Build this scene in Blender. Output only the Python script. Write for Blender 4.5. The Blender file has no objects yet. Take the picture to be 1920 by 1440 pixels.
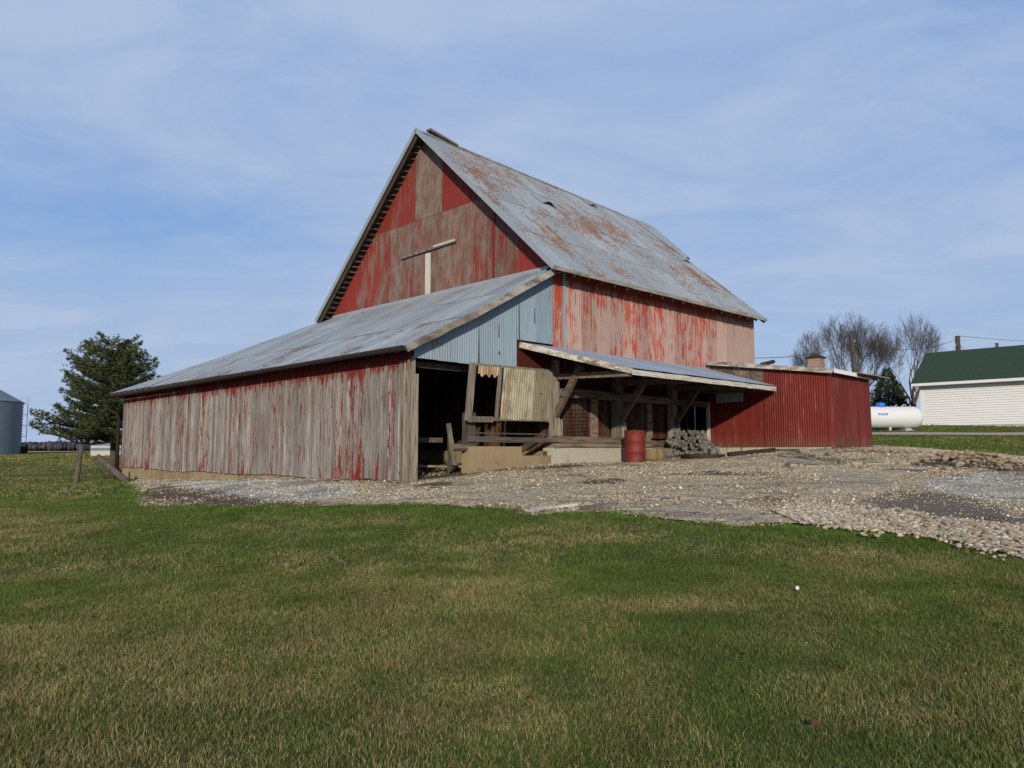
import bpy, math, random
import numpy as np
from mathutils import Vector, Matrix, Quaternion
R = math.radians
rng = random.Random(7)
npr = np.random.default_rng(11)
S = bpy.context.scene
COL = S.collection

# ------------------------------------------------------------------ camera and light
F = 1433.0; PITCH = math.atan(124 / F); EZ = 1.6
cam = bpy.data.objects.new('camera', bpy.data.cameras.new('camera'))
COL.objects.link(cam); S.camera = cam
cam.location = (0, 0, EZ); cam.rotation_euler = (R(90) + PITCH, 0, 0)
cam.data.sensor_width = 36; cam.data.lens = 36 * F / 1920
cam.data.clip_start = .05; cam.data.clip_end = 9000
S.render.resolution_x = 1024; S.render.resolution_y = 768
S.view_settings.view_transform = 'Standard'; S.view_settings.look = 'None'
S.view_settings.gamma = 1; S.view_settings.exposure = EXPOSURE = -0.30

SUN_ELEV = 18; SUN_DIR = Vector((-.02, -1, 0)).normalized()        # towards the sun, on the ground plane
sd = bpy.data.lights.new('sun', 'SUN'); sd.energy = 5.0; sd.angle = R(1.2); sd.color = (1, .89, .73)
sun = bpy.data.objects.new('sun', sd); COL.objects.link(sun)
sv = Vector((SUN_DIR.x * math.cos(R(SUN_ELEV)), SUN_DIR.y * math.cos(R(SUN_ELEV)), math.sin(R(SUN_ELEV))))
sun.rotation_euler = sv.to_track_quat('Z', 'Y').to_euler(); sun.location = sv * 60

# ------------------------------------------------------------------ node helpers
class G:
    def __init__(s, tree): s.t = tree; s.n = tree.nodes; s.l = tree.links
    def node(s, typ, ins=None, **kw):
        n = s.n.new(typ)
        for k, v in kw.items(): setattr(n, k, v)
        for k, v in (ins or {}).items():
            if isinstance(v, bpy.types.NodeSocket): s.l.new(v, n.inputs[k])
            else: n.inputs[k].default_value = v
        return n
    def obj(s): return s.node('ShaderNodeTexCoord').outputs['Object']
    def mapv(s, v, sc, loc=(0, 0, 0), rot=(0, 0, 0)):
        return s.node('ShaderNodeMapping', {'Vector': v, 'Scale': sc, 'Location': loc, 'Rotation': rot}).outputs[0]
    def noise(s, v, scale=1, det=4, rough=.55, dist=0):
        return s.node('ShaderNodeTexNoise', {'Vector': v, 'Scale': scale, 'Detail': det, 'Roughness': rough, 'Distortion': dist}).outputs['Fac']
    def vor(s, v, scale=1, out='Distance', feature='F1'):
        return s.node('ShaderNodeTexVoronoi', {'Vector': v, 'Scale': scale}, feature=feature).outputs[out]
    def m(s, op, a, b=0.0, c=0.0, clamp=False):
        return s.node('ShaderNodeMath', {0: a, 1: b, 2: c}, operation=op, use_clamp=clamp).outputs[0]
    def add(s, a, b): return s.m('ADD', a, b)
    def mul(s, a, b): return s.m('MULTIPLY', a, b)
    def step(s, v, lo, hi):
        return s.node('ShaderNodeMapRange', {'Value': v, 'From Min': lo, 'From Max': hi}, interpolation_type='SMOOTHSTEP').outputs[0]
    def mix(s, f, a, b):
        n = s.n.new('ShaderNodeMix'); n.data_type = 'RGBA'; n.clamp_factor = True
        for k, v in ((0, f), (6, a), (7, b)):
            if isinstance(v, bpy.types.NodeSocket): s.l.new(v, n.inputs[k])
            else: n.inputs[k].default_value = v if k == 0 else (*v, 1)
        return n.outputs[2]
    def attr(s, name, out='Fac'): return s.node('ShaderNodeAttribute', attribute_name=name).outputs[out]
    def sep(s, v): return s.node('ShaderNodeSeparateXYZ', {0: v}).outputs
    def scale_col(s, c, f):
        return s.node('ShaderNodeHueSaturation', {'Value': f, 'Color': c}).outputs[0]
def material(name, fn, rough=.85, metal=0, spec=.3, gam=1.13):
    m = bpy.data.materials.new(name); m.use_nodes = True
    g = G(m.node_tree); b = m.node_tree.nodes['Principled BSDF']
    b.inputs['Roughness'].default_value = rough; b.inputs['Metallic'].default_value = metal
    b.inputs['Specular IOR Level'].default_value = spec
    c, h = fn(g) if fn else (None, None)
    if c is not None:
        if isinstance(c, bpy.types.NodeSocket):
            gm = g.node('ShaderNodeGamma', {'Color': c, 'Gamma': gam}); g.l.new(gm.outputs[0], b.inputs['Base Color'])
        else: b.inputs['Base Color'].default_value = (*c, 1)
    if h is not None:
        hs, st, di = h
        bp = g.node('ShaderNodeBump', {'Height': hs, 'Strength': st, 'Distance': di})
        g.l.new(bp.outputs[0], b.inputs['Normal'])
    return m

# weathered planks; streaks run along local axis ax ('z','x','y')
def strv(g, ax, across, along):
    sc = {'x': (along, across, across), 'y': (across, along, across), 'z': (across, across, along)}[ax]
    return g.mapv(g.obj(), sc)
def wood(name, base=(.30, .265, .235), dark=(.115, .095, .08), red=0.0, redcol=(.20, .028, .02), ax='z', top=None, low=None, wh=0.0, acr=38):
    def fn(g):
        r = g.attr('r'); off = g.node('ShaderNodeCombineXYZ', {0: g.mul(r, 37), 1: g.mul(r, 91), 2: g.mul(r, 53)}).outputs[0]
        v = g.node('ShaderNodeVectorMath', {0: strv(g, ax, acr, 1.3), 1: off}, operation='ADD').outputs[0]
        v2 = g.node('ShaderNodeVectorMath', {0: strv(g, ax, min(7, acr), 1.1), 1: off}, operation='ADD').outputs[0]
        n1 = g.noise(v, 1, 5, .65); n2 = g.noise(v2, 1, 5, .6); n3 = g.noise(g.obj(), .55, 3)
        c = g.mix(g.step(n1, .32, .62), dark, base)
        c = g.mix(g.mul(g.step(n2, .45, .75), .45), c, tuple(x * 1.45 for x in base))
        c = g.mix(g.mul(g.step(n3, .45, .7), .35), c, (.19, .145, .115))
        c = g.scale_col(c, g.add(.72, g.mul(r, .56)))
        if wh: c = g.mix(g.mul(g.step(g.noise(v2, 2.3, 5, .7), .5 - wh * .3, .58), .85), c, (.55, .53, .48))
        if red > 0:
            m = g.add(g.noise(g.node('ShaderNodeVectorMath', {0: strv(g, ax, 9, 1.6), 1: off}, operation='ADD').outputs[0], 1, 6, .72, .25), g.mul(g.attr('w'), 1.0)); m = g.add(m, g.mul(g.add(g.noise(strv(g, ax, 24, 9), 1, 3, .7), -.5), .22))
            z = g.sep(g.obj())[2]
            if top: m = g.add(m, g.mul(g.step(g.add(z, g.mul(g.add(n2, -.5), .9)), top - .55, top + .1), .33))
            if low: m = g.add(m, g.mul(g.mul(g.step(z, low + .9, low), g.step(g.noise(g.obj(), .6, 2), .5, .6)), .07))
            k = g.step(m, .70 - red, .735 - red)
            c = g.mix(g.mul(k, .92), c, g.mix(n1, tuple(x * .6 for x in redcol), tuple(x * 1.5 for x in redcol)))
        c = g.mix(g.mul(g.step(n1, .36, .28), .8), c, (.03, .025, .02))
        return c, (n1, .7, .012)
    return material(name, fn, .9, spec=.12)

# painted / bare corrugated iron
def sheet(name, paint, bare, thr=.5, soft=.09, wide=1.5, rust=(.23, .085, .04), rthr=.66, ax='z', top=None, rough=.65, metal=0.0, spec=.22, fine=24, mott=None, along=.75, splash=None):
    def fn(g):
        r = g.attr('r'); w = g.attr('w')
        n1 = g.noise(strv(g, ax, fine, along), 1, 6, .7)
        n2 = g.noise(strv(g, ax, wide, wide * .55), 1, 4, .6)
        n3 = g.noise(strv(g, ax, fine * .75, along * 1.5), 1, 7, .75, .25)
        m = g.add(g.add(g.add(g.mul(n1, .45), g.mul(n2, .3)), g.mul(g.noise(strv(g, ax, fine * 3.2, along * 3.5), 1, 4, .7), .25)), w)
        if top:
            z = g.sep(g.obj())[2]
            m = g.add(m, g.mul(g.step(z, top, top - 1.3), .05)); m = g.add(m, g.mul(g.step(z, top - .35, top + .05), -.14))
        k = g.step(m, thr - soft, thr + soft)
        b = bare
        if mott: b = g.mix(g.step(g.noise(strv(g, ax, 3.2, 1.6), 1, 5, .65), .42, .62), bare, mott)
        c = g.mix(k, g.mix(n3, tuple(x * .72 for x in paint), tuple(x * 1.35 for x in paint)), b)
        rk = g.step(g.add(g.mul(n3, .6), g.add(g.mul(g.noise(strv(g, ax, .7, .5), 1, 3), .4), g.mul(w, .4))), rthr - .03, rthr + .045)
        c = g.mix(g.mul(rk, .88), c, g.mix(n1, tuple(x * .5 for x in rust), tuple(x * 1.6 for x in rust)))
        if splash: c = g.mix(g.mul(g.step(g.add(g.sep(g.obj())[2], g.mul(g.add(n3, -.5), 1.4)), splash + .55, splash - .1), .55), c, (.17, .10, .07))
        c = g.scale_col(c, g.add(.87, g.mul(r, .26)))
        return c, (n1, .25, .004)
    return material(name, fn, rough, metal, spec)

M = {}
M['old_wood'] = wood('old_wood')
M['siding'] = wood('peeling_siding', base=(.335, .308, .285), dark=(.125, .108, .095), red=.118, top=3.75, low=.95)
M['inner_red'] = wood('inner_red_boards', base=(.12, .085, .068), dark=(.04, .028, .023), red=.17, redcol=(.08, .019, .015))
M['beam'] = wood('beam_wood', base=(.23, .19, .15), dark=(.08, .06, .045), ax='x', acr=14)
M['beam_y'] = wood('brace_wood', base=(.22, .17, .135), dark=(.075, .055, .04), ax='y')
M['post'] = wood('post_wood', base=(.30, .27, .225), dark=(.11, .09, .07))
M['dim_beam'] = wood('dim_beam', base=(.17, .145, .12), dark=(.07, .055, .045), ax='x')
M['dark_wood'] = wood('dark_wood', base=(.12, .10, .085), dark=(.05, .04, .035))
M['white_board'] = wood('white_board', base=(.40, .37, .31), dark=(.10, .085, .065), ax='x', wh=.55)
M['white_board_z'] = wood('white_board_z', base=(.50, .47, .43), dark=(.26, .23, .2), wh=.6)
M['rake_wood'] = wood('rake_wood', base=(.31, .29, .26), dark=(.12, .105, .09), ax='x', wh=.0, acr=4)
M['rake_wood_y'] = wood('rake_wood_y', base=(.33, .30, .25), dark=(.12, .10, .08), ax='y', wh=.12, acr=4)
M['gable'] = sheet('gable_iron', (.20, .032, .025), (.20, .15, .135), thr=.57, soft=.06, rthr=.80, mott=(.15, .10, .07), fine=22)
M['side'] = sheet('side_iron', (.32, .065, .040), (.335, .265, .24), thr=.522, soft=.05, wide=3.2, rthr=.70, rust=(.28, .11, .06), top=6.45, fine=15, mott=(.38, .27, .235))
M['blue'] = sheet('grey_iron', (.215, .275, .325), (.25, .31, .36), rthr=.655, rust=(.22, .09, .05), fine=10)
M['roof'] = sheet('roof_iron', (.25, .28, .305), (.31, .335, .35), rthr=.540, rust=(.23, .12, .06), ax='y', rough=.5, metal=.15, fine=10, along=.30)
M['roof_x'] = sheet('roof_iron_low', (.26, .29, .315), (.31, .34, .36), rthr=.59, rust=(.17, .10, .065), ax='x', rough=.5, metal=.15, fine=10, along=.28)
M['canopy'] = sheet('canopy_iron', (.28, .33, .40), (.32, .36, .43), rthr=.80, ax='y', rough=.45, metal=.2, fine=7, along=.4)
M['shed'] = sheet('shed_iron', (.165, .026, .019), (.30, .16, .13), thr=.588, soft=.06, rthr=.79, fine=12, splash=1.7)
M['shed_side'] = sheet('shed_iron_side', (.165, .028, .021), (.28, .14, .12), thr=.565, soft=.07, rthr=.79, fine=8, along=.5, splash=1.7)
M['door_iron'] = sheet('door_iron', (.30, .27, .18), (.35, .33, .25), rthr=.585, rust=(.34, .17, .07), fine=9, mott=(.17, .165, .13))
def plain(name, col, rough=.7, var=.25, sc=6, metal=0, spec=.3, bump=.3, two=None):
    def fn(g):
        n = g.noise(g.obj(), sc, 6, .65)
        a = tuple(x * (1 - var) for x in col); b = tuple(x * (1 + var) for x in col)
        c = g.mix(n, a, b)
        if two: c = g.mix(g.step(g.noise(g.obj(), sc * .4, 5, .7), .5, .6), c, two)
        return c, (g.noise(g.obj(), sc * 6, 4, .6), bump, .01)
    return material(name, fn, rough, metal, spec)
def conc(g):
    n = g.noise(g.obj(), 2.2, 6, .65); z = g.mapv(g.obj(), (5, 5, .6))
    c = g.mix(n, (.26, .19, .10), (.37, .30, .20)); c = g.mix(g.mul(g.step(g.noise(g.obj(), .8, 5, .7), .45, .62), .5), c, (.16, .12, .075))
    c = g.mix(g.mul(g.step(g.noise(z, 1, 4), .58, .75), .4), c, (.30, .26, .19))
    return c, (g.noise(g.obj(), 25, 4), .4, .01)
M['tan_conc'] = material('tan_foundation', conc, .95)
def conc2(g):
    c = g.mix(g.noise(g.obj(), 3, 6, .65), (.36, .34, .28), (.5, .47, .39))
    s = g.noise(g.mapv(g.obj(), (4.2, 4.2, .5)), 1, 4, .6)
    c = g.mix(g.step(s, .62, .67), c, (.62, .66, .62))
    s2 = g.noise(g.mapv(g.obj(), (6, 6, .7), (3, 7, 1)), 1, 4, .6)
    c = g.mix(g.mul(g.step(s2, .63, .68), .8), c, (.08, .17, .06))
    return c, (g.noise(g.obj(), 25, 4), .4, .01)
M['pale_conc'] = material('pale_foundation', conc2, .95)
M['rust'] = plain('rusty_brown_steel', (.045, .028, .022), .7, .4)
M['gutter'] = plain('brown_gutter', (.028, .018, .015), .9, .4, 3)
M['galv'] = plain('galvanised_trim', (.33, .36, .39), .5, .2, 3, .2)
M['redpaint'] = plain('drum_red', (.19, .032, .026), .6, .35, 4, two=(.12, .03, .024), bump=.15)
M['black'] = plain('black_stain', (.02, .018, .015), .9)
M['pail'] = plain('tan_cask', (.22, .17, .09), .8, .3)
M['brick'] = None
def brickf(g):
    v = g.mapv(g.obj(), (1, 1, 1), rot=(R(90), 0, 0))
    n = g.node('ShaderNodeTexBrick', {'Vector': v, 'Color1': (.34, .15, .09, 1), 'Color2': (.24, .11, .07, 1), 'Mortar': (.33, .28, .24, 1), 'Scale': 10.0, 'Mortar Size': .03})
    return n.outputs[0], None
M['brick'] = material('chimney_brick', brickf, .9)
M['rock'] = None
def rockf(cols, sc=1.0):
    def fn(g):
        rd = g.node('ShaderNodeObjectInfo').outputs['Random']
        c = g.mix(g.step(rd, .0, .5), cols[0], cols[1]); c = g.mix(g.step(rd, .6, 1.0), c, cols[2])
        c = g.mix(g.mul(g.step(g.noise(g.obj(), 9 * sc, 5, .65), .4, .7), .5), c, tuple(x * .55 for x in cols[1]))
        return c, (g.noise(g.obj(), 30 * sc, 4, .6), .5, .01)
    return material('stone', fn, .92)
M['cobble'] = rockf([(.38, .33, .25), (.30, .235, .165), (.38, .355, .31)])
M['tan_rock'] = rockf([(.35, .28, .19), (.27, .20, .13), (.38, .32, .24)])
M['grey_rock'] = rockf([(.14, .13, .125), (.22, .21, .19), (.10, .10, .10)])
def slabf(g):
    rd = g.node('ShaderNodeObjectInfo').outputs['Random']; n = g.noise(g.obj(), 4, 6, .7); f = g.noise(g.obj(), 45, 4, .7)
    c = g.mix(n, (.24, .20, .15), (.43, .385, .31)); c = g.mix(g.mul(g.step(f, .5, .68), .6), c, (.14, .115, .085)); c = g.scale_col(c, g.add(.8, g.mul(rd, .35)))
    ck = g.vor(g.node('ShaderNodeVectorMath', {0: g.obj(), 1: g.node('ShaderNodeCombineXYZ', {0: g.mul(n, .25), 1: g.mul(f, .1)}).outputs[0]}, operation='ADD').outputs[0], 3.2, 'Distance', 'DISTANCE_TO_EDGE')
    c = g.mix(g.step(ck, .035, .015), c, (.07, .055, .04))
    return c, (f, .6, .012)
M['slab'] = material('broken_concrete', slabf, .95, spec=.1)
M['white'] = plain('white_siding', (.68, .68, .67), .6, .04, 2, bump=.05)
M['tank'] = plain('tank_white', (.60, .61, .61), .45, .05, 2, bump=.02)
M['blueplastic'] = plain('blue_dome', (.03, .17, .55), .5, .1)
M['green_roof'] = plain('green_shingles', (.034, .062, .040), .9, .3, 9, bump=.6)
M['steel'] = plain('bin_steel', (.15, .185, .215), .55, .15, 2, .2)
M['pole'] = wood('pole_wood', base=(.13, .112, .092), dark=(.04, .035, .03))
M['bark'] = plain('bark', (.10, .08, .065), .95, .35, 7, bump=.8)
M['twig'] = plain('bare_twigs', (.12, .105, .098), .95, .3, 3)
M['wire'] = plain('wire', (.03, .03, .032), .6)
def needles(c1, c2, c3):
    def fn(g):
        r = g.attr('r')
        c = g.mix(r, c1, c2); c = g.mix(g.step(r, .82, 1), c, c3)
        return c, None
    return fn
M['pine'] = material('pine_needles', needles((.035, .055, .018), (.115, .14, .04), (.20, .21, .065)), .7)
M['spruce'] = material('spruce_needles', needles((.022, .04, .022), (.06, .085, .04), (.09, .10, .045)), .8)
M['foot'] = plain('painted_metal', (.4, .4, .4), .6)
M['leaf'] = plain('leaf_brown', (.14, .045, .03), .9, .3)

# ------------------------------------------------------------------ mesh builder
class MB:
    def __init__(s): s.v = []; s.f = []; s.r = []; s.w = []; s.sm = []
    def face(s, idx, r=.5, w=0.0, sm=False): s.f.append(idx); s.r.append(r); s.w.append(w); s.sm.append(sm)
    def poly(s, pts, r=.5, w=0.0, sm=False):
        n = len(s.v); s.v += [tuple(p) for p in pts]; s.face(tuple(range(n, n + len(pts))), r, w, sm)
    def hexa(s, c, r=None, w=0.0):      # 8 corners: bottom loop then top loop
        if r is None: r = rng.random()
        n = len(s.v); s.v += [tuple(p) for p in c]
        for q in ((3, 2, 1, 0), (4, 5, 6, 7), (0, 1, 5, 4), (1, 2, 6, 5), (2, 3, 7, 6), (3, 0, 4, 7)):
            s.face(tuple(n + i for i in q), r, w)
    def box(s, x0, x1, y0, y1, z0, z1, r=None, w=0.0):
        s.hexa([(x0, y0, z0), (x1, y0, z0), (x1, y1, z0), (x0, y1, z0), (x0, y0, z1), (x1, y0, z1), (x1, y1, z1), (x0, y1, z1)], r, w)
    def beam(s, p, q, a, b, r=None, w=0.0, up=(0, 0, 1), segs=1, wob=0.0):
        p = Vector(p); q = Vector(q); d = (q - p).normalized(); up = Vector(up)
        sx = d.cross(up)
        if sx.length < .05: sx = d.cross(Vector((1, 0, 0)))
        sx.normalize(); u = sx.cross(d).normalized()
        if r is None: r = rng.random()
        n = len(s.v)
        for k in range(segs + 1):
            c = p.lerp(q, k / segs)
            if wob: c = c + Vector((rng.uniform(-wob, wob), rng.uniform(-wob, wob), rng.uniform(-wob, wob)))
            for i, j in ((-1, -1), (1, -1), (1, 1), (-1, 1)): s.v.append(tuple(c + sx * (i * a / 2) + u * (j * b / 2)))
        s.face((n + 3, n + 2, n + 1, n), r, w); m = n + segs * 4; s.face((m, m + 1, m + 2, m + 3), r, w)
        for k in range(segs):
            for i in range(4):
                j = (i + 1) % 4; s.face((n + 4 * k + i, n + 4 * k + j, n + 4 * k + 4 + j, n + 4 * k + 4 + i), r, w)
    def tube(s, pts, rad, sides=8, r=None, cap=True, sm=True):
        pts = [Vector(p) for p in pts]
        if not hasattr(rad, '__len__'): rad = [rad] * len(pts)
        if r is None: r = rng.random()
        n = len(s.v); ref = None
        for k, p in enumerate(pts):
            d = (pts[min(k + 1, len(pts) - 1)] - pts[max(k - 1, 0)]).normalized()
            if ref is None:
                ref = d.orthogonal().normalized()
            ref = (ref - d * ref.dot(d)).normalized(); o = d.cross(ref)
            for i in range(sides):
                t = 2 * math.pi * i / sides; s.v.append(tuple(p + (ref * math.cos(t) + o * math.sin(t)) * rad[k]))
        for k in range(len(pts) - 1):
            for i in range(sides):
                j = (i + 1) % sides; s.face((n + k * sides + i, n + k * sides + j, n + (k + 1) * sides + j, n + (k + 1) * sides + i), r, 0, sm)
        if cap:
            s.face(tuple(n + i for i in range(sides))[::-1], r); s.face(tuple(n + (len(pts) - 1) * sides + i for i in range(sides)), r)
    def lathe(s, prof, c=(0, 0, 0), sides=32, r=.5, sm=True):
        n = len(s.v)
        for rad, z in prof:
            for i in range(sides):
                t = 2 * math.pi * i / sides; s.v.append((c[0] + rad * math.cos(t), c[1] + rad * math.sin(t), c[2] + z))
        for k in range(len(prof) - 1):
            for i in range(sides):
                j = (i + 1) % sides; s.face((n + k * sides + i, n + k * sides + j, n + (k + 1) * sides + j, n + (k + 1) * sides + i), r, 0, sm)
    def corr(s, u0, u1, bot, top, nrm, rows=1, pitch=.076, amp=.011, r=None, w=0.0, lift=0.0, seg=6, wv=None):
        # corrugated sheet: bot(u), top(u) give points; nrm is the outward normal
        if r is None: r = rng.random()
        nrm = Vector(nrm); n = len(s.v); N = max(2, int(round((u1 - u0) / pitch * seg)))
        for i in range(N + 1):
            u = u0 + (u1 - u0) * i / N; o = amp * math.sin(2 * math.pi * u / pitch)
            b = Vector(bot(u)); t = Vector(top(u))
            for k in range(rows + 1):
                f = k / rows; s.v.append(tuple(b.lerp(t, f) + nrm * (o + lift * (1 - f))))
        for i in range(N):
            for k in range(rows):
                a = n + i * (rows + 1) + k; s.face((a, a + rows + 1, a + rows + 2, a + 1), r, w, True)
    def build(s, name, mat, parent=None, loc=None, rotz=0):
        me = bpy.data.meshes.new(name); me.from_pydata(s.v, [], s.f)
        me.polygons.foreach_set('use_smooth', s.sm)
        for nm, d in (('r', s.r), ('w', s.w)):
            a = me.attributes.new(nm, 'FLOAT', 'FACE'); a.data.foreach_set('value', d)
        me.materials.append(mat); me.update()
        o = bpy.data.objects.new(name, me); COL.objects.link(o)
        if parent: o.parent = parent
        if loc: o.location = loc
        if rotz: o.rotation_euler = (0, 0, rotz)
        return o
def empty(name, loc=(0, 0, 0), rz=0):
    o = bpy.data.objects.new(name, None); COL.objects.link(o); o.location = loc; o.rotation_euler = (0, 0, rz); o.empty_display_size = .2; return o
def tag(o, label=None, cat=None, group=None, kind=None):
    for k, v in (('label', label), ('category', cat), ('group', group), ('kind', kind)):
        if v: o[k] = v
    return o
def part(name, mb, mat, parent, label=None):
    o = mb.build(name, mat, parent)
    if label: o['label'] = label
    return o
def copy_tree(o, parent=None):
    c = o.copy(); COL.objects.link(c)
    if parent: c.parent = parent; c.matrix_parent_inverse = o.matrix_parent_inverse.copy()
    for ch in list(o.children): copy_tree(ch, c)
    return c

def tufts(mb, p, n, L, rnd, d=None):
    base = len(mb.v); r = rnd
    for i in range(n):
        v = Vector((rng.gauss(0, 1), rng.gauss(0, 1), rng.gauss(.25, .8)))
        if d: v = v + d * 1.2
        v.normalize(); v *= L * rng.uniform(.6, 1.2); s = v.orthogonal().normalized() * L * .11; s.rotate(Quaternion(v.normalized(), rng.uniform(0, 3.1)))
        k = len(mb.v); mb.v += [tuple(p - s), tuple(p + s), tuple(p + v)]; mb.face((k, k + 1, k + 2), min(1, max(0, r + rng.uniform(-.15, .15))))

# ------------------------------------------------------------------ terrain
OX, OY = -2.254, 17.0
ax_a = Vector((-.7021, .7121, 0)); ax_b = Vector((.7121, .7021, 0)); RZ = math.atan2(.7021, .7121)
def W(b, a, z=0.0): p = Vector((OX, OY, 0)) + ax_b * b + ax_a * a; return Vector((p.x, p.y, z))
CP = np.array([(0, 0, 0), (0, 4, .16), (-6, 3, .02), (6, 3, .18), (-12, 0, -.3), (14, 0, .1), (0, -12, -.4), (-25, -8, -.6), (25, -8, 0), (0, 8, .38), (0, 13, .64),
    (-8, 12, .33), (-5, 14, .55), (-14.7, 22, .40), (-15.4, 27, .40), (-18.5, 30, .20), (-22, 36, .42), (-30, 45, .80), (-50, 75, 1.1), (-30, 20, .25), (-150, 230, 1.12), (-100, 120, 1.2),
    (-2.25, 16.8, .87), (-2.9, 17.4, .86), (-8.5, 23.1, .70), (-14.3, 29.2, .47), (-15.6, 30.6, .40), (1, 20, 1.22), (3, 22, 1.24), (6.6, 25.4, 1.46), (9.3, 22.4, 1.60),
    (11.6, 24.8, 1.68), (5, 14, .80), (10, 14, .86), (5, 10.7, .56), (8, 10, .53), (12, 10, .56), (16, 14, .85), (16, 24, 1.48), (20, 20, 1.3), (13.6, 28, 1.83), (17, 31, 2.0), (20, 29, 1.8),
    (17.6, 34, 2.2), (23, 34, 2.2), (17.5, 37, 2.55), (20, 37, 2.55), (22, 42, 2.95), (29, 38, 2.8), (28, 46, 3.0), (25, 55, 3.1), (40, 60, 3.1), (0, 45, 1.8), (-8, 35, 1.0), (60, 80, 2.9), (40, 30, 2.0),
    (4, 28, 1.5), (0, 150, 2), (150, 150, 2.5), (-250, 100, .9), (250, 60, 1.5), (-3, 22, 1.1), (0, 24, 1.3)], float)
def kern(d): return np.sqrt(d * d + 2.0)
_D = kern(np.hypot(CP[:, None, 0] - CP[None, :, 0], CP[:, None, 1] - CP[None, :, 1])) + np.eye(len(CP)) * -.05
_N = len(CP); _A = np.zeros((_N + 1, _N + 1)); _A[:_N, :_N] = _D; _A[_N, :_N] = 1; _A[:_N, _N] = 1
_S = np.linalg.solve(_A, np.append(CP[:, 2], 0))
def hz(x, y):
    x = np.asarray(x, float); y = np.asarray(y, float); out = np.full(x.shape, _S[-1])
    for i in range(_N): out = out + _S[i] * kern(np.hypot(x - CP[i, 0], y - CP[i, 1]))
    d = np.hypot(x, y); t = np.clip((d - 120) / 200, 0, 1)
    return out * (1 - t) + .9 * t
def gz(x, y): return float(hz(np.array([x]), np.array([y]))[0])
def ray(u, v):
    x = (u - 960) / F; y = (720 - v) / F
    return np.array([x, math.cos(PITCH) - y * math.sin(PITCH), math.sin(PITCH) + y * math.cos(PITCH)])
def ground(u, v, tmax=60):
    r = ray(u, v); t = np.arange(3, tmax, .02); z = EZ + t * r[2]; h = hz(t * r[0], t * r[1])
    k = np.argmax(z <= h)
    if z[k] > h[k]: k = len(t) - 1
    return Vector((t[k] * r[0], t[k] * r[1], float(h[k])))
def atY(u, v, Y): r = ray(u, v); t = Y / r[1]; return Vector((t * r[0], Y, EZ + t * r[2]))
def vnoise(x, y, s, seed=0):
    g = np.random.default_rng(seed).random((256, 256)); x = np.asarray(x) / s + 91.3; y = np.asarray(y) / s + 57.7
    xi = np.floor(x).astype(int); yi = np.floor(y).astype(int); fx = x - xi; fy = y - yi
    fx = fx * fx * (3 - 2 * fx); fy = fy * fy * (3 - 2 * fy); xi &= 255; yi &= 255; x1 = (xi + 1) & 255; y1 = (yi + 1) & 255
    return (g[xi, yi] * (1 - fx) + g[x1, yi] * fx) * (1 - fy) + (g[xi, y1] * (1 - fx) + g[x1, y1] * fx) * fy
def inside(poly, x, y):
    x = np.asarray(x); y = np.asarray(y); r = np.zeros(x.shape, bool); n = len(poly)
    for i in range(n):
        x0, y0 = poly[i]; x1, y1 = poly[(i + 1) % n]
        if y0 == y1: continue
        c = ((y0 > y) != (y1 > y)) & (x < (x1 - x0) * (y - y0) / (y1 - y0) + x0); r ^= c
    return r
P2 = lambda l: [tuple(ground(*p)[:2]) for p in l]
wp = lambda b, a: tuple(W(b, a)[:2])
YARD = P2([(244, 907), (262, 925), (268, 948), (400, 953), (600, 950), (820, 946), (950, 957), (1000, 966), (1100, 958), (1180, 966), (1290, 978), (1410, 990), (1500, 986), (1620, 995), (1760, 1013), (1918, 1045), (2100, 1085)]) + \
    [(26, 14), (26, 21)] + [tuple(Vector(p)) for p in P2([(2060, 872), (1920, 857), (1860, 851), (1780, 846), (1700, 839), (1632, 836)])] + [wp(15.5, -2), wp(16, 1), wp(5, 3), wp(4, 18), wp(.3, 18.2)]
DIRT = P2([(255, 912), (330, 912), (480, 938), (640, 944), (640, 955), (400, 957), (262, 950)])
WHITEG = P2([(300, 903), (560, 903), (660, 912), (680, 935), (560, 943), (430, 938), (330, 915)])
BASE = [wp(-.6, 18.5), wp(-.6, -.4), wp(4.6, -.55), wp(12, -.55), wp(12, -4.7), wp(16, -4.7), wp(16, -4), wp(12.6, -4), wp(12.6, .2), wp(.1, .2), wp(.1, 18.5)]
DARK1 = P2([(1590, 950), (1640, 930), (1720, 916), (1800, 925), (1930, 968), (1930, 1000), (1800, 985), (1700, 968)])
DARK2 = P2([(1850, 905), (1860, 880), (1930, 866), (1990, 900), (1930, 930)])
LIGHTG = P2([(1700, 915), (1740, 900), (1850, 889), (1930, 885), (1960, 960), (1900, 955), (1800, 930)])
COBB = P2([(1400, 988), (1450, 965), (1500, 950), (1600, 953), (1700, 968), (1800, 984), (1925, 998), (2000, 1010), (2000, 1072), (1920, 1052), (1760, 1020), (1620, 1001), (1500, 992)])

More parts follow.
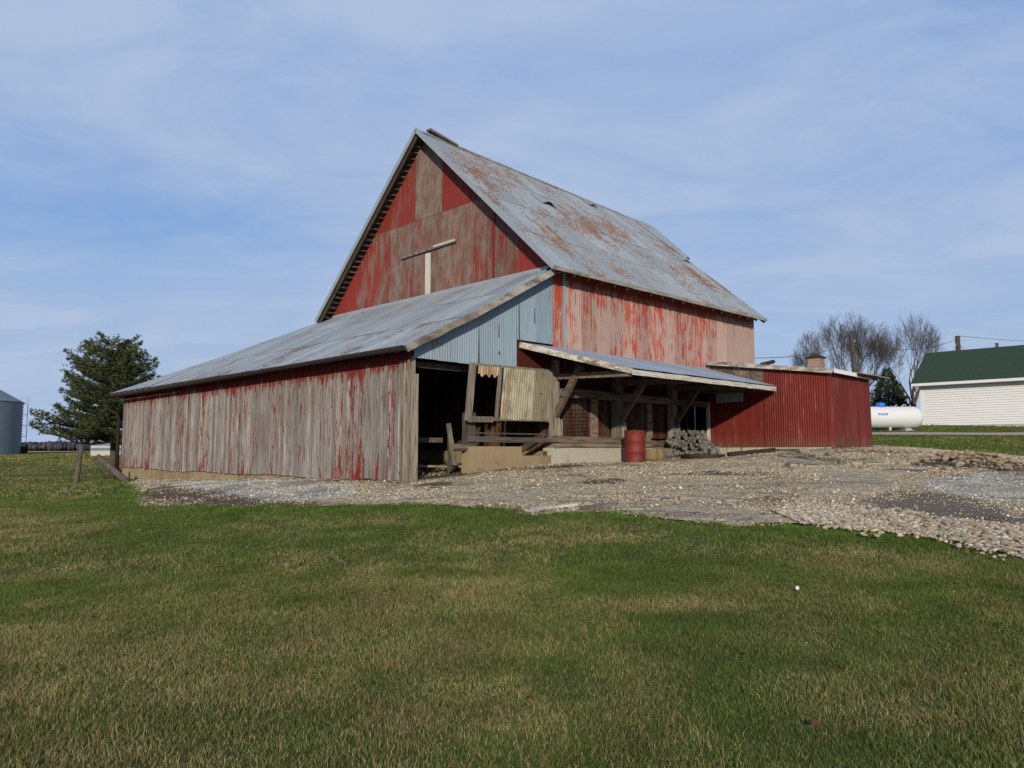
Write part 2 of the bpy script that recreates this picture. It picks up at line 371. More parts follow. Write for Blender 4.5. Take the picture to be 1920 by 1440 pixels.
def grid_mesh(name, xs, ys, zf, mat, attrs=None, mask=None, dz=0.0):
    X, Y = np.meshgrid(xs, ys); Z = zf(X, Y) + dz; nx, ny = len(xs), len(ys)
    co = np.stack([X, Y, Z], -1).reshape(-1, 3)
    i = np.arange(nx - 1)[None, :] + np.arange(ny - 1)[:, None] * nx
    q = np.stack([i, i + 1, i + nx + 1, i + nx], -1).reshape(-1, 4)
    if mask is not None:
        cx = (X[:-1, :-1] + X[1:, 1:]) / 2; cy = (Y[:-1, :-1] + Y[1:, 1:]) / 2; q = q[mask(cx, cy).reshape(-1)]
    return np_mesh(name, co, q, mat, {k: v(X, Y).reshape(-1) for k, v in (attrs or {}).items()}, True)
def np_mesh(name, co, quads, mat, attrs=None, smooth=False, tris=None, cols=None):
    me = bpy.data.meshes.new(name); me.vertices.add(len(co)); me.vertices.foreach_set('co', np.ascontiguousarray(co, dtype=np.float32).ravel())
    parts = []; sizes = []
    if quads is not None and len(quads): parts.append(quads.reshape(-1)); sizes.append(np.full(len(quads), 4))
    if tris is not None and len(tris): parts.append(tris.reshape(-1)); sizes.append(np.full(len(tris), 3))
    idx = np.concatenate(parts).astype(np.int32); sz = np.concatenate(sizes); st = np.concatenate([[0], np.cumsum(sz)[:-1]]).astype(np.int32)
    me.loops.add(len(idx)); me.loops.foreach_set('vertex_index', idx); me.polygons.add(len(sz)); me.polygons.foreach_set('loop_start', st)
    if smooth: me.polygons.foreach_set('use_smooth', np.ones(len(sz), bool))
    for k, v in (attrs or {}).items():
        a = me.attributes.new(k, 'FLOAT', 'POINT'); a.data.foreach_set('value', np.asarray(v, np.float32))
    if cols is not None:
        a = me.attributes.new('col', 'FLOAT_COLOR', 'POINT'); a.data.foreach_set('color', np.concatenate([cols, np.ones((len(cols), 1))], 1).astype(np.float32).ravel())
    me.materials.append(mat); me.update(calc_edges=True); me.validate()
    o = bpy.data.objects.new(name, me); COL.objects.link(o); return o

def soil(g):
    p = g.obj(); n = g.noise(p, .35, 5, .6); n2 = g.noise(g.mapv(p, (1, 1, 1)), 7, 6, .7); d = g.sep(p)[1]
    c = g.mix(n2, (.055, .068, .022), (.11, .135, .042))
    c = g.mix(g.mul(g.step(n, .48, .68), .55), c, (.14, .12, .05))
    c = g.mix(g.mul(g.step(g.noise(g.mapv(p, (.25, 1.1, 1)), .25, 4, .6), .55, .63), .5), c, (.20, .17, .085))
    return c, (g.noise(p, 30, 5, .7), .9, .05)
M['soil'] = material('lawn_soil', soil, .95, spec=.15)
def near_far(a, b, n, p): t = np.linspace(0, 1, n) ** p; return a + (b - a) * t
xs = np.concatenate([-near_far(30, 4000, 60, 3)[::-1], np.arange(-29.5, 30, .5), near_far(30, 4000, 60, 3)])
ys = np.concatenate([-near_far(12, 3000, 20, 3)[::-1], np.arange(-11.5, 60, .5), near_far(60, 6000, 80, 3)])
tag(grid_mesh('ground', xs, ys, hz, M['soil']), kind='structure')
M['stubble'] = material('stubble_field', lambda g: (g.mix(g.noise(g.mapv(g.obj(), (.02, .1, 1)), 1, 5), (.27, .21, .13), (.36, .29, .18)), None), .95)
tag(grid_mesh('field', np.linspace(-1800, 900, 120), near_far(88, 1500, 50, 2), hz, M['stubble'], dz=.12), kind='structure')

def gravel(g):
    p = g.obj()
    v1 = g.vor(p, 26, 'Color'); v1s = g.sep(v1)[0]; d1 = g.vor(p, 26)
    v2 = g.sep(g.vor(p, 62, 'Color'))[1]; n = g.noise(p, .9, 5, .6); n2 = g.noise(g.mapv(p, (.8, 2.2, 1)), 1.3, 5, .7); nf = g.noise(p, 5, 5, .7)
    c = g.mix(v1s, (.20, .16, .105), (.58, .51, .39)); c = g.mix(g.mul(v2, .42), c, (.29, .235, .16))
    c = g.mix(g.mul(g.step(n2, .53, .64), .65), c, (.17, .13, .09))
    c = g.mix(g.mul(g.step(n, .55, .66), .3), c, g.mix(nf, (.22, .19, .15), (.35, .31, .25)))
    e = g.mul(g.add(g.add(g.mul(nf, .5), g.mul(g.noise(p, 1.6, 6, .7), .5)), -.5), 1.7)
    dk = g.step(g.add(g.attr('dark'), e), .42, .62); c = g.mix(dk, c, g.mix(nf, (.12, .102, .085), (.20, .175, .145)))
    wg = g.step(g.add(g.attr('wg'), e), .4, .65); c = g.mix(wg, c, g.mix(v1s, (.21, .195, .16), (.43, .405, .35)))
    rt = g.noise(g.mapv(p, (.35, 1.6, 1), rot=(0, 0, R(18))), 1.2, 5, .7); c = g.mix(g.mul(g.step(rt, .52, .62), .6), c, (.15, .115, .08))
    dt = g.step(g.add(g.attr('dirt'), e), .4, .6); c = g.mix(dt, c, g.mix(nf, (.075, .05, .035), (.17, .12, .085)))
    h = g.add(g.mul(g.m('SUBTRACT', .5, d1), .6), g.mul(nf, .8))
    return c, (h, .9, .03)
M['gravel'] = material('gravel', gravel, .95, spec=.15)
def soft(poly, s=.6):
    def f(X, Y):
        a = np.zeros(X.shape)
        for dx, dy in ((0, 0), (s, 0), (-s, 0), (0, s), (0, -s), (s * .7, s * .7), (-s * .7, -s * .7), (s * .7, -s * .7), (-s * .7, s * .7)): a += inside(poly, X + dx, Y + dy)
        return a / 9
    return f
INNER = [wp(.15, -.2), wp(4.7, -.8), wp(4.7, 18), wp(.2, 18)]
def dirtf(X, Y): return np.maximum(np.maximum(soft(DIRT)(X, Y), .55 * soft(BASE, .25)(X, Y)), np.maximum(soft(INNER, .5)(X, Y) * .85, inside(YARD, X, Y) * np.clip((vnoise(X, Y, 1.2, 4) - .62) * 3, 0, 1)))
yard = grid_mesh('gravel_yard', np.arange(-15.5, 26.2, .1), np.arange(8, 30, .1), lambda X, Y: hz(X, Y) + (vnoise(X, Y, .8, 5) - .5) * .035 + (vnoise(X, Y, .25, 6) - .5) * .015, M['gravel'],
    {'dark': lambda X, Y: np.maximum(soft(DARK1)(X, Y), soft(DARK2)(X, Y)), 'wg': lambda X, Y: np.maximum(soft(WHITEG)(X, Y), soft(LIGHTG)(X, Y)), 'dirt': dirtf},
    mask=lambda x, y: inside(YARD, x + (vnoise(x, y, .25, 2) - .5) * .35, y + (vnoise(x, y, .35, 3) - .5) * .5), dz=.022)
tag(yard, kind='structure')
PATH = [(11, 33.0), (40, 30.4), (40, 31.6), (11, 34.2)]
M['pathg'] = plain('path_gravel', (.33, .29, .23), .95, .3, 12)
pm = [];
path = grid_mesh('path', np.linspace(12, 60, 100), np.linspace(0, 1, 6), lambda X, Y: X * 0, M['pathg'])
me = path.data
for v in me.vertices:
    x = v.co.x; t = v.co.y; y = 34.6 - (x - 12) * .03 + t * 1.25; v.co = (x, y, gz(x, y) + .04)
tag(path, kind='structure')
M['dust'] = plain('pale_dust', (.40, .38, .35), .95, .3, 5)

# ------------------------------------------------------------------ grass
def grassmat(g):
    return g.attr('col', 'Color'), None
M['dustw'] = plain('dusty_white', (.42, .42, .38), .8, .2, 2)
M['grass'] = material('grass_blades', grassmat, .85, spec=.08, gam=1.06)
BARN_FP = [wp(-.1, -.15), wp(-.1, 19), wp(16, 19), wp(16, -.1), wp(15.5, -4.2), wp(12.2, -4.2), wp(12.2, -.1)]
def grass(name, n, y0, y1, blen, bw, half=.70, per=7, green=1.0, xr=None, spread=.035):
    nt = n // per
    if xr: X = npr.uniform(xr[0], xr[1], nt); Y = npr.uniform(y0, y1, nt)
    else:
        Y = np.sqrt(npr.uniform(y0 * y0, y1 * y1, nt)); X = npr.uniform(-1, 1, nt) * (Y * half + .3)
    pat = vnoise(X, Y, 1.6, 21) * .6 + vnoise(X, Y, .45, 22) * .4
    edge = np.zeros(nt)
    for k in range(0, 8):
        t = 2 * math.pi * k / 8; edge += inside(YARD, X + 1.3 * math.cos(t), Y + 1.3 * math.sin(t)) * .125
    X2 = X + (vnoise(X, Y, .25, 2) - .5) * .35; Y2 = Y + (vnoise(X, Y, .35, 3) - .5) * .5
    keep = ~inside(YARD, X2, Y2 - .16 * npr.random(nt)) & ~inside(BARN_FP, X, Y) & ~((Y > 34.55 - (X - 12) * .03) & (Y < 35.9 - (X - 12) * .03) & (X > 12))
    X, Y, pat, edge = X[keep], Y[keep], pat[keep], edge[keep]; nt = len(X)
    # straw share: brown near the viewer and to the left, green towards the yard
    straw = np.clip(.36 - (Y - 4) * .034, .05, .5) + np.clip((-X - Y * .25) * .05, 0, .2) + (pat - .5) * 1.3 - edge * .6
    bald = np.exp(-(((X - 1.35) / 1.0) ** 2 + ((Y - 6.55) / .33) ** 2)); straw = np.clip(straw + bald * .6, .03, .92)
    X = np.repeat(X, per); Y = np.repeat(Y, per); straw = np.repeat(straw, per); pat = np.repeat(pat, per); edge = np.repeat(edge, per); th = np.repeat(npr.random(nt), per); N = len(X)
    a = npr.uniform(0, 2 * math.pi, N); rr = npr.uniform(0, 1, N) * spread
    X = X + np.cos(a) * rr; Y = Y + np.sin(a) * rr; Z = hz(X, Y) - .005
    L = blen * npr.uniform(.5, 1.25, N) * (.75 + .5 * th) * (1 + edge * .5) * (.8 + .4 * vnoise(X, Y, .5, 9))
    tu = np.exp(-(((X - .0) / .35) ** 2 + ((Y - 12.3) / .3) ** 2)); L = L * (1 + tu * 1.2)
    lean = npr.uniform(.15, .85, N); la = a + npr.normal(0, .7, N)
    lx = np.cos(la) * lean * L; ly = np.sin(la) * lean * L; h = L * np.sqrt(np.clip(1 - lean ** 2 * .8, .2, 1))
    L = L * (.72 + .62 * vnoise(X, Y, .14, 61)) * (1 + (npr.random(N) < .02) * .6)
    lx = np.cos(la) * lean * L; ly = np.sin(la) * lean * L; h = L * np.sqrt(np.clip(1 - lean ** 2 * .8, .2, 1)); shade = .78 + .44 * vnoise(X, Y, .35, 62)
    wa = npr.uniform(0, math.pi, N); wx = np.cos(wa) * bw / 2; wy = np.sin(wa) * bw / 2 * .5
    co = np.zeros((N, 5, 3))
    co[:, 0] = np.stack([X - wx, Y - wy, Z], -1); co[:, 1] = np.stack([X + wx, Y + wy, Z], -1)
    mx, my, mz = X + lx * .38, Y + ly * .38, Z + h * .62
    co[:, 2] = np.stack([mx + wx * .8, my + wy * .8, mz], -1); co[:, 3] = np.stack([mx - wx * .8, my - wy * .8, mz], -1)
    co[:, 4] = np.stack([X + lx, Y + ly, Z + h], -1)
    s = npr.random(N) < straw; k = (npr.uniform(.5, 1.3, N) + .5 * npr.random(N) ** 6)[:, None]
    g1 = np.array([.062, .100, .024]); g2 = np.array([.045, .110, .014]); gy = np.array([.17, .175, .045])
    e = np.clip(edge * 1.3 + npr.normal(0, .2, N), 0, 1)[:, None]; yy = (npr.random(N) ** 2.2)[:, None]
    c = (g1 * (1 - e) + g2 * e); c = (c * (1 - yy * .6) + gy * yy * .6) * k
    st = (np.array([.29, .235, .115]) * (1 - th[:, None] * .5) + np.array([.13, .10, .06]) * th[:, None] * .5) * k
    c = np.where(s[:, None], st, c)
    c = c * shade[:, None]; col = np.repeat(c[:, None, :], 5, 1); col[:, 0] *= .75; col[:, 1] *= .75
    i = np.arange(N) * 5
    q = np.stack([i, i + 1, i + 2, i + 3], -1); t = np.stack([i + 3, i + 2, i + 4], -1)
    o = np_mesh(name, co.reshape(-1, 3), q, M['grass'], tris=t, cols=col.reshape(-1, 3)); return tag(o, kind='stuff')
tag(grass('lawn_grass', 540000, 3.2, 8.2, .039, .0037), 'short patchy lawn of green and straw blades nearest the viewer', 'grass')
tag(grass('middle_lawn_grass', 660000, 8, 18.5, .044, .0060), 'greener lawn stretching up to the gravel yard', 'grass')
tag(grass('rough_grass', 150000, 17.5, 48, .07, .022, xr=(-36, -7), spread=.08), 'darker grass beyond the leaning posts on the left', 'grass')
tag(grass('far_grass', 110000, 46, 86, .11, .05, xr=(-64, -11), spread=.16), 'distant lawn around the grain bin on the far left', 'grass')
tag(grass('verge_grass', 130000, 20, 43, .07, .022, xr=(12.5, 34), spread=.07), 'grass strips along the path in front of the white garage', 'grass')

# ------------------------------------------------------------------ stones
def ico():
    p = (1 + 5 ** .5) / 2
    v = np.array([(-1, p, 0), (1, p, 0), (-1, -p, 0), (1, -p, 0), (0, -1, p), (0, 1, p), (0, -1, -p), (0, 1, -p), (p, 0, -1), (p, 0, 1), (-p, 0, -1), (-p, 0, 1)], float); v /= np.linalg.norm(v[0])
    f = np.array([(0, 11, 5), (0, 5, 1), (0, 1, 7), (0, 7, 10), (0, 10, 11), (1, 5, 9), (5, 11, 4), (11, 10, 2), (10, 7, 6), (7, 1, 8), (3, 9, 4), (3, 4, 2), (3, 2, 6), (3, 6, 8), (3, 8, 9), (4, 9, 5), (2, 4, 11), (6, 2, 10), (8, 6, 7), (9, 8, 1)])
    return v, f
ICV, ICF = IV, IF = ico()
OV = np.array([(1, 0, 0), (-1, 0, 0), (0, 1, 0), (0, -1, 0), (0, 0, 1), (0, 0, -1.)]); OF = np.array([(0, 2, 4), (2, 1, 4), (1, 3, 4), (3, 0, 4), (2, 0, 5), (1, 2, 5), (3, 1, 5), (0, 3, 5)])
def stones(name, X, Y, size, cols, mat, flat=.6, dz=.03, chip=False):
    IV, IF = (OV, OF) if chip else (ICV, ICF); nv = len(IV)
    N = len(X); sc = size[:, None, None] * npr.uniform(.6, 1.25, (N, 1, 3)) * np.array([1, 1, flat])
    v = IV[None] * npr.uniform(.7, 1.25, (N, nv, 1)) * sc; a = npr.uniform(0, 6.28, N); ca, sa = np.cos(a)[:, None], np.sin(a)[:, None]
    x = v[..., 0] * ca - v[..., 1] * sa; y = v[..., 0] * sa + v[..., 1] * ca
    co = np.stack([x + X[:, None], y + Y[:, None], v[..., 2] + (hz(X, Y) + dz)[:, None]], -1).reshape(-1, 3)
    t = (IF[None] + (np.arange(N) * nv)[:, None, None]).reshape(-1, 3)
    return tag(np_mesh(name, co, None, mat, tris=t, cols=np.repeat(cols, nv, 0)), kind='stuff')
M['loose'] = material('loose_stone', lambda g: (g.attr('col', 'Color'), None), .95, spec=.15)
def palette(N, cs):
    cs = np.array(cs); return cs[npr.integers(0, len(cs), N)] * npr.uniform(.65, 1.25, (N, 1))
# scattered gravel over the yard
X = npr.uniform(-15, 22, 620000); Y = npr.uniform(9, 29, 620000); k = inside(YARD, X + npr.normal(0, .09, len(X)), Y + npr.normal(.03, .12, len(X))) & (np.abs(X) < Y * .72)
k &= npr.random(len(X)) < np.clip((Y - 3) / 10, 0, 1) * (1 - .85 * np.maximum(soft(DARK1)(X, Y), soft(DARK2)(X, Y))) * (1 - .8 * soft(DIRT)(X, Y)) * np.clip(vnoise(X, Y, .9, 31) * 1.7 + .05, .2, 1)
k &= ~(inside(BARN_FP, X, Y) & (npr.random(len(X)) < .8)); X, Y = X[k], Y[k]
wgm = np.maximum(soft(WHITEG)(X, Y), soft(LIGHTG)(X, Y))[:, None] > .45
cg = np.where(wgm, palette(len(X), [(.46, .44, .395), (.33, .315, .28), (.54, .52, .47)]), palette(len(X), [(.50, .435, .32), (.38, .31, .21), (.56, .51, .42), (.22, .165, .11), (.44, .38, .29), (.32, .27, .20)]))
rut = vnoise(X * .95 + Y * .31, Y * 3.2 - X * 1.0, 1.4, 77); k = (rut < .62) | (npr.random(len(X)) < .35); X, Y, cg = X[k], Y[k], cg[k]
tag(stones('loose_gravel', X, Y, npr.uniform(.008, .019, len(X)) * (1 + (npr.random(len(X)) < .03) * 1.5), cg, M['loose'], .7, .026, True), 'loose pale limestone gravel strewn over the barn yard', 'gravel')
# cobble band: most of it is one mass
X = npr.uniform(4, 24, 130000); Y = npr.uniform(8, 16, 130000); k = inside(COBB, X + (vnoise(X, Y, .5, 41) - .5) * .5 + npr.normal(0, .15, len(X)), Y + (vnoise(X, Y, .5, 42) - .5) * .4 - np.abs(npr.normal(0, .22, len(X)))); X, Y = X[k][:24000], Y[k][:24000]
tag(stones('cobble_bed', X, Y, npr.uniform(.014, .042, len(X)), palette(len(X), [(.38, .31, .22), (.42, .37, .29), (.31, .23, .15), (.33, .31, .28), (.40, .33, .23), (.48, .44, .38)]), M['loose'], .6, .05), 'band of rounded tan and grey cobbles between lawn and yard', 'cobbles')
def boulder(name, mat, sub=2, flat=.62, seed=0, lo=.55, hi=.85):
    import bmesh
    bm = bmesh.new(); bmesh.ops.create_icosphere(bm, subdivisions=sub, radius=1); q = random.Random(seed)
    planes = [(Vector((q.uniform(-1, 1), q.uniform(-1, 1), q.uniform(-1, 1))).normalized(), q.uniform(lo, hi)) for _ in range(9)]
    for v in bm.verts:
        for n, d in planes:
            e = v.co.dot(n) - d
            if e > 0: v.co -= n * e * .9
        v.co *= q.uniform(.96, 1.04); v.co.z *= flat
    me = bpy.data.meshes.new(name); bm.to_mesh(me); bm.free(); me.materials.append(mat); return me
def put_rock(me, name, p, s, label, cat, group=None, tilt=.3):
    o = bpy.data.objects.new(name, me); COL.objects.link(o); o.location = p
    o.scale = (s * rng.uniform(.8, 1.25), s * rng.uniform(.7, 1.1), s * rng.uniform(.75, 1.1)); o.rotation_euler = (rng.uniform(-tilt, tilt), rng.uniform(-tilt, tilt), rng.uniform(0, 6.28))
    return tag(o, label, cat, group)
TR = [boulder('rubble_stone', M['tan_rock'], seed=i, flat=.6) for i in range(6)]
CR = [boulder('cobble', M['cobble'], seed=20 + i, flat=.6) for i in range(6)]
GR = [boulder('stacked_stone', M['grey_rock'], seed=40 + i, flat=.75, lo=.35, hi=.7) for i in range(6)]
c0 = ground(1822, 880)
for i in range(190):
    t = rng.gauss(0, .40); q = rng.gauss(0, .40)
    if abs(t) > 1 or abs(q) > 1: continue
    x = c0.x + t * 1.35 + .1; y = c0.y + q * .8 + .25; h = max(0, (1 - t * t - q * q)) * .34
    put_rock(rng.choice(TR), 'rubble_stone', (x, y, gz(x, y) + .05 + h * rng.uniform(.5, 1)), rng.uniform(.045, .105), 'tan rubble stone in the low heap at the right edge of the yard', 'stone', 'tan stones heaped in the yard')
c1 = ground(1625, 848)
for i in range(60):
    x = c1.x + rng.gauss(0, .65); y = c1.y + rng.gauss(0, .3)
    put_rock(rng.choice(TR), 'rubble_stone', (x, y, gz(x, y) + .06), rng.uniform(.04, .085), 'small tan stone strewn at the foot of the red shed corner', 'stone', 'small tan stones by the shed corner')
cnt = 0
while cnt < 110:
    x = rng.uniform(5, 9.5); y = rng.uniform(8, 12)
    if not inside(COBB, np.array([x]), np.array([y]))[0] or x > y * .70: continue
    cnt += 1; put_rock(rng.choice(CR), 'cobble', (x, y, gz(x, y) + .075), rng.uniform(.032, .060), 'large rounded cobble lying on the cobble band by the lawn', 'stone', 'large cobbles along the lawn edge')
p = ground(1495, 1112); put_rock(CR[0], 'white_pebble', p + Vector((0, 0, .04)), .021, 'tiny round white pebble alone in the green lawn', 'pebble').data = boulder('white_pebble', plain('white_stone', (.7, .7, .66)), seed=3, flat=.9)
for (u, v, s, lb) in ((1510, 851, .2, 'pale angular boulder against the shed foundation'), (1555, 856, .17, 'whitish flat rock in the gravel in front of the shed corner'), (1596, 861, .13, 'bluish grey flat stone in front of the red shed')):
    p = ground(u, v); put_rock(boulder('boulder', M['slab'], seed=int(u)), 'boulder', p + Vector((0, 0, s * .35)), s, lb, 'rock')

# slab fragments at the lawn edge
def slab(u, v, rx, ry, rz, seed, th=.035):
    q = random.Random(seed); p = ground(u, v); n = q.randint(5, 7); mb = MB(); pts = []
    for i in range(n):
        t = 2 * math.pi * (i + q.uniform(-.25, .25)) / n; k = q.uniform(.8, 1.35); pts.append((rx * k * math.cos(t), ry * k * math.sin(t)))
    lo = [(x * 1.03, y * 1.03, -.05) for x, y in pts]; hi = [(x, y, th) for x, y in pts]; b = len(mb.v); mb.v += lo + hi
    mb.face(tuple(b + n + i for i in range(n))); mb.face(tuple(b + i for i in range(n))[::-1])
    for i in range(n): j = (i + 1) % n; mb.face((b + i, b + j, b + n + j, b + n + i))
    o = mb.build('concrete_slab', M['slab'], loc=p); o.rotation_euler = (q.uniform(-.05, .05) + .04, q.uniform(-.05, .05), rz); return o
for i, (u, v, rx, ry, lb) in enumerate([(1092, 943, .45, .35, 'broken slab at the left end of the edge row, above the planks'), (1150, 949, .30, .22, 'small broken slab just right of the dark planks'),
    (1196, 955, .42, .28, 'flat broken slab second from the planks at the lawn edge'), (1240, 962, .30, .22, 'narrow slab fragment between two wider ones at the lawn edge'), (1292, 968, .42, .30, 'widest pale slab at the lawn edge, cracked across'),
    (1347, 975, .36, .17, 'long thin slab fragment pushed into the grass edge'), (1398, 978, .27, .24, 'upturned slab beside the start of the cobbles'), (1418, 970, .2, .2, 'small slab tilted behind the upturned one'),
    (1235, 936, .35, .28, 'slab fragment lying alone in the gravel behind the edge row'), (1350, 938, .32, .2, 'half buried slab in the gravel near the yard middle'), (1110, 930, .4, .3, 'flat slab half sunk in gravel behind the planks'), (840, 912, .6, .3, 'grey slab lying in the gravel in front of the weathered wall'), (1560, 873, 1.0, .32, 'long pale concrete strip in the gravel before the shed corner'), (1690, 869, 1.1, .35, 'long pale concrete strip reaching towards the stone heap')]):
    tag(slab(u, v, rx, ry, rng.uniform(-.5, .5), i + 5), lb, 'slab', 'broken concrete slabs')
def on_ground_beam(name, a, b, w, h, mat, label, cat, lift=.03, group=None, segs=5, wob=.006):
    p = ground(*a); q = ground(*b); mb = MB(); d = q - p
    mb.beam((0, 0, h / 2), (d.length, 0, h / 2), w, h, segs=segs, wob=wob)
    o = mb.build(name, mat, loc=p + Vector((0, 0, lift))); o.rotation_euler = (0, -math.asin(d.z / d.length), math.atan2(d.y, d.x)); return tag(o, label, cat, group)
on_ground_beam('plank', (990, 964), (1032, 957), .09, .04, M['white_board'], 'whitish board lying at the grass edge, left one of a pair', 'plank', group='boards at the lawn edge')
on_ground_beam('plank', (1036, 957), (1080, 952), .10, .04, M['white_board'], 'whitish weathered board lying at the grass edge, right one of a pair', 'plank', group='boards at the lawn edge')
on_ground_beam('plank', (1090, 958), (1128, 952), .07, .04, M['beam'], 'dark grey board lying left of the last slab', 'plank', group='boards at the lawn edge')
on_ground_beam('plank', (1112, 959), (1150, 952), .07, .05, M['beam'], 'grey board touching the small slab', 'plank', group='boards at the lawn edge')
on_ground_beam('steel_beam', (1366, 858), (1452, 849), .12, .12, M['rust'], 'dark rusty steel beam lying before the shed foundation', 'beam')
on_ground_beam('timber', (1452, 848), (1505, 848), .16, .07, M['post'], 'split grey timber lying against the shed foundation', 'timber')
on_ground_beam('branch', (1462, 858), (1530, 866), .05, .05, M['post'], 'thin crooked branch on the gravel in front of the shed', 'branch', wob=.03)

# ------------------------------------------------------------------ the barn (local x = b, y = a)
barn = empty('barn', (OX, OY, 0), RZ)
tag(barn, 'big weathered red barn with rusty iron roof, long board lean-to and open canopy', 'barn')
B0, B1 = 4.67, 15.75; GW = 11.0; RA = 5.5
def zr(b): return 11.93 - .038 * (b - 4.2)
ZE = 6.40
def roofz(a, b):
    s = (a + .49) / (RA + .49) if a <= RA else (11.49 - a) / (11.49 - RA)
    return ZE + (zr(b) - ZE) * s
# gable wall: iron sheets above, in two courses
mb = MB(); a = 0.0; cols = [(0, .60)]; a = .60
while a < GW - .05:
    a2 = min(GW, a + .68); cols.append((a, a2)); a = a2
for a0, a1 in cols:
    mid = (a0 + a1) / 2; ztop = lambda u: roofz(u, B0) - .07
    for z0, z1 in ((6.2, 9.1), (9.1, 12.2)):
        if max(ztop(a0), ztop(a1), ztop(mid)) < z0: continue
        w = rng.uniform(-.07, -.02)
        if z0 < 9 and 2.4 < mid < 8.4: w = rng.uniform(.075, .14)
        if z0 < 9 and (8.4 < mid < 9.2): w = .04
        if z0 < 9 and mid < 2.4 and mid > 1.3: w = .08
        if z0 > 9 and 5.0 < mid < 5.9: w = .17
        if z0 > 9 and 5.9 < mid < 7.4: w = .03
        lw = 2.2 if z0 < 9 else 2.2
        for sx0, sx1, ww in ((a0, a1, w),):
            mb.corr(sx0, sx1, lambda u: (B0, u, min(z0, ztop(u))), lambda u: (B0, u, max(min(z1 - .0, ztop(u)), min(z0, ztop(u)))), (-1, 0, 0), rows=1, r=rng.random(), w=ww, lift=rng.uniform(.004, .012), pitch=.076, amp=.009)
part('gable_wall', mb, M['gable'], barn, 'red iron gable with bare brown worn sheets')
mb = MB(); mb.box(B0 - .035, B0 - .022, 2.22, 2.33, 6.3, 8.70, r=.4, w=-.4); part('red_strip', mb, M['gable'], barn)
mb = MB()
mb.beam((B0 - .05, 3.95, 8.02), (B0 - .05, 6.75, 7.98), .05, .09, up=(0, 0, 1)); part('track_board', mb, M['rake_wood'], barn, 'broken wooden door track on the gable')
mb = MB(); mb.box(B0 - .07, B0 - .02, 5.2, 5.42, 6.55, 7.88, r=.9); part('white_batten', mb, M['white_board_z'], barn)
mb = MB(); mb.beam((B0 - .085, 3.95, 8.04), (B0 - .085, 5.0, 8.03), .03, .07); part('track_cover', mb, M['white_board_z'], barn)
# base flashing where the lean-to roof meets the gable
mb = MB(); mb.box(B0 - .07, B0 - .018, 0, 10.95, 6.42, 6.56, r=.8); part('flashing', mb, M['galv'], barn)
# inner gable wall (behind lean-to), boards with its foundation
def boards(mb, u0, u1, fn, z0, z1, w=.17, gap=.008, th=.024, red=(0, 0), jag=0.0, seed=1, skip=None, jagt=0.0):
    q = random.Random(seed); u = u0
    while u < u1 - .02:
        ww = w * q.uniform(.75, 1.25); e = min(u + ww, u1)
        zb = (z0(u) if callable(z0) else z0) + q.uniform(-jag, jag); zt0 = (z1(u) if callable(z1) else z1) - q.uniform(0, jagt); zt1 = (z1(e) if callable(z1) else z1) - (0 if callable(z1) else q.uniform(0, jagt))
        off = q.uniform(-.006, .006); tl = q.uniform(-.006, .006)
        if not (skip and skip(u)):
            p = [fn(u + gap / 2, off), fn(e - gap / 2, off), fn(e - gap / 2, off + th), fn(u + gap / 2, off + th)]
            mb.hexa([(p[i][0], p[i][1], zb) for i in range(4)] + [(p[i][0] + 0, p[i][1] + 0, (zt0 if i in (0, 3) else zt1) if callable(z1) else zt0) for i in range(4)], q.random(), q.uniform(*red))
        u = e
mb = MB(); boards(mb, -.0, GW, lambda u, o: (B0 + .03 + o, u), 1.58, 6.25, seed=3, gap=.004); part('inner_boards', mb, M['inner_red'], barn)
mb = MB(); mb.box(B0 - .05, B0 + .12, .15, GW, -.2, 1.575); part('inner_foundation', mb, M['tan_conc'], barn)
# side wall (a = 0), painted iron
mb = MB(); b = B0
wid = [.42, .12] + [.66] * 18; i = 0
while b < B1 - .03:
    e = min(B1, b + wid[i]); w = rng.uniform(-.015, .02)
    if i == 1: w = .5
    if i == 0: w = -.03
    if b > 12.5: w += .05
    mb.corr(b, e, lambda u: (u, 0, 4.28), lambda u: (u, 0, 6.50), (0, -1, 0), rows=1, w=w, lift=rng.uniform(.003, .010), pitch=.076, amp=.010)
    b = e; i += 1
part('side_wall', mb, M['side'], barn, 'sun faded red iron with pinkish grey peeled paint')
mb = MB(); mb.box(B0 + .425, B0 + .53, -.03, -.012, 4.3, 6.48); part('seam_strip', mb, M['galv'], barn)
# blue grey iron closing the lean-to end
rk = lambda b: 3.80 + (b + .35) * (ZE + .05 - 3.86) / 4.6
mb = MB(); b = .05
while b < B0 - .02:
    e = min(b + .655, 3.36 if b < 3.3 else B0); w = .30 if b < .6 else (.2 if b < 1.3 else (rng.uniform(0, .05) if b < 2.1 else -.1))
    lo = 3.66 if b < 3.3 else 4.43
    mb.corr(b, e, lambda u: (u, -.02, lo + (.02 * math.sin(9 * b))), lambda u: (u, -.02, max(lo + .02, rk(u) - .06)), (0, -1, 0), w=w, lift=rng.uniform(.004, .014), r=rng.random(), pitch=.076, amp=.010)
    b = e
part('end_cladding', mb, M['blue'], barn, 'blue grey corrugated iron with rust on its left sheets')
for (x_, z0, z1, w_) in ((1.98, 3.68, 4.55, .035), (2.66, 3.98, 4.06, .05), (2.66, 4.4, 4.75, .02), (3.37, 4.3, 5.35, .03), (3.95, 4.9, 5.3, .018)):  # dark strips laid on the cladding, painting the shade of open seam gaps
    mb = MB(); mb.hexa([(x_, -.05, z0), (x_ + w_, -.05, z0), (x_ + w_, -.03, z0), (x_, -.03, z0), (x_ + w_ * .4, -.05, z1), (x_ + w_ * .6, -.05, z1), (x_ + w_ * .6, -.03, z1), (x_ + w_ * .4, -.03, z1)], .0); part('painted_gap', mb, M['rust'], barn)
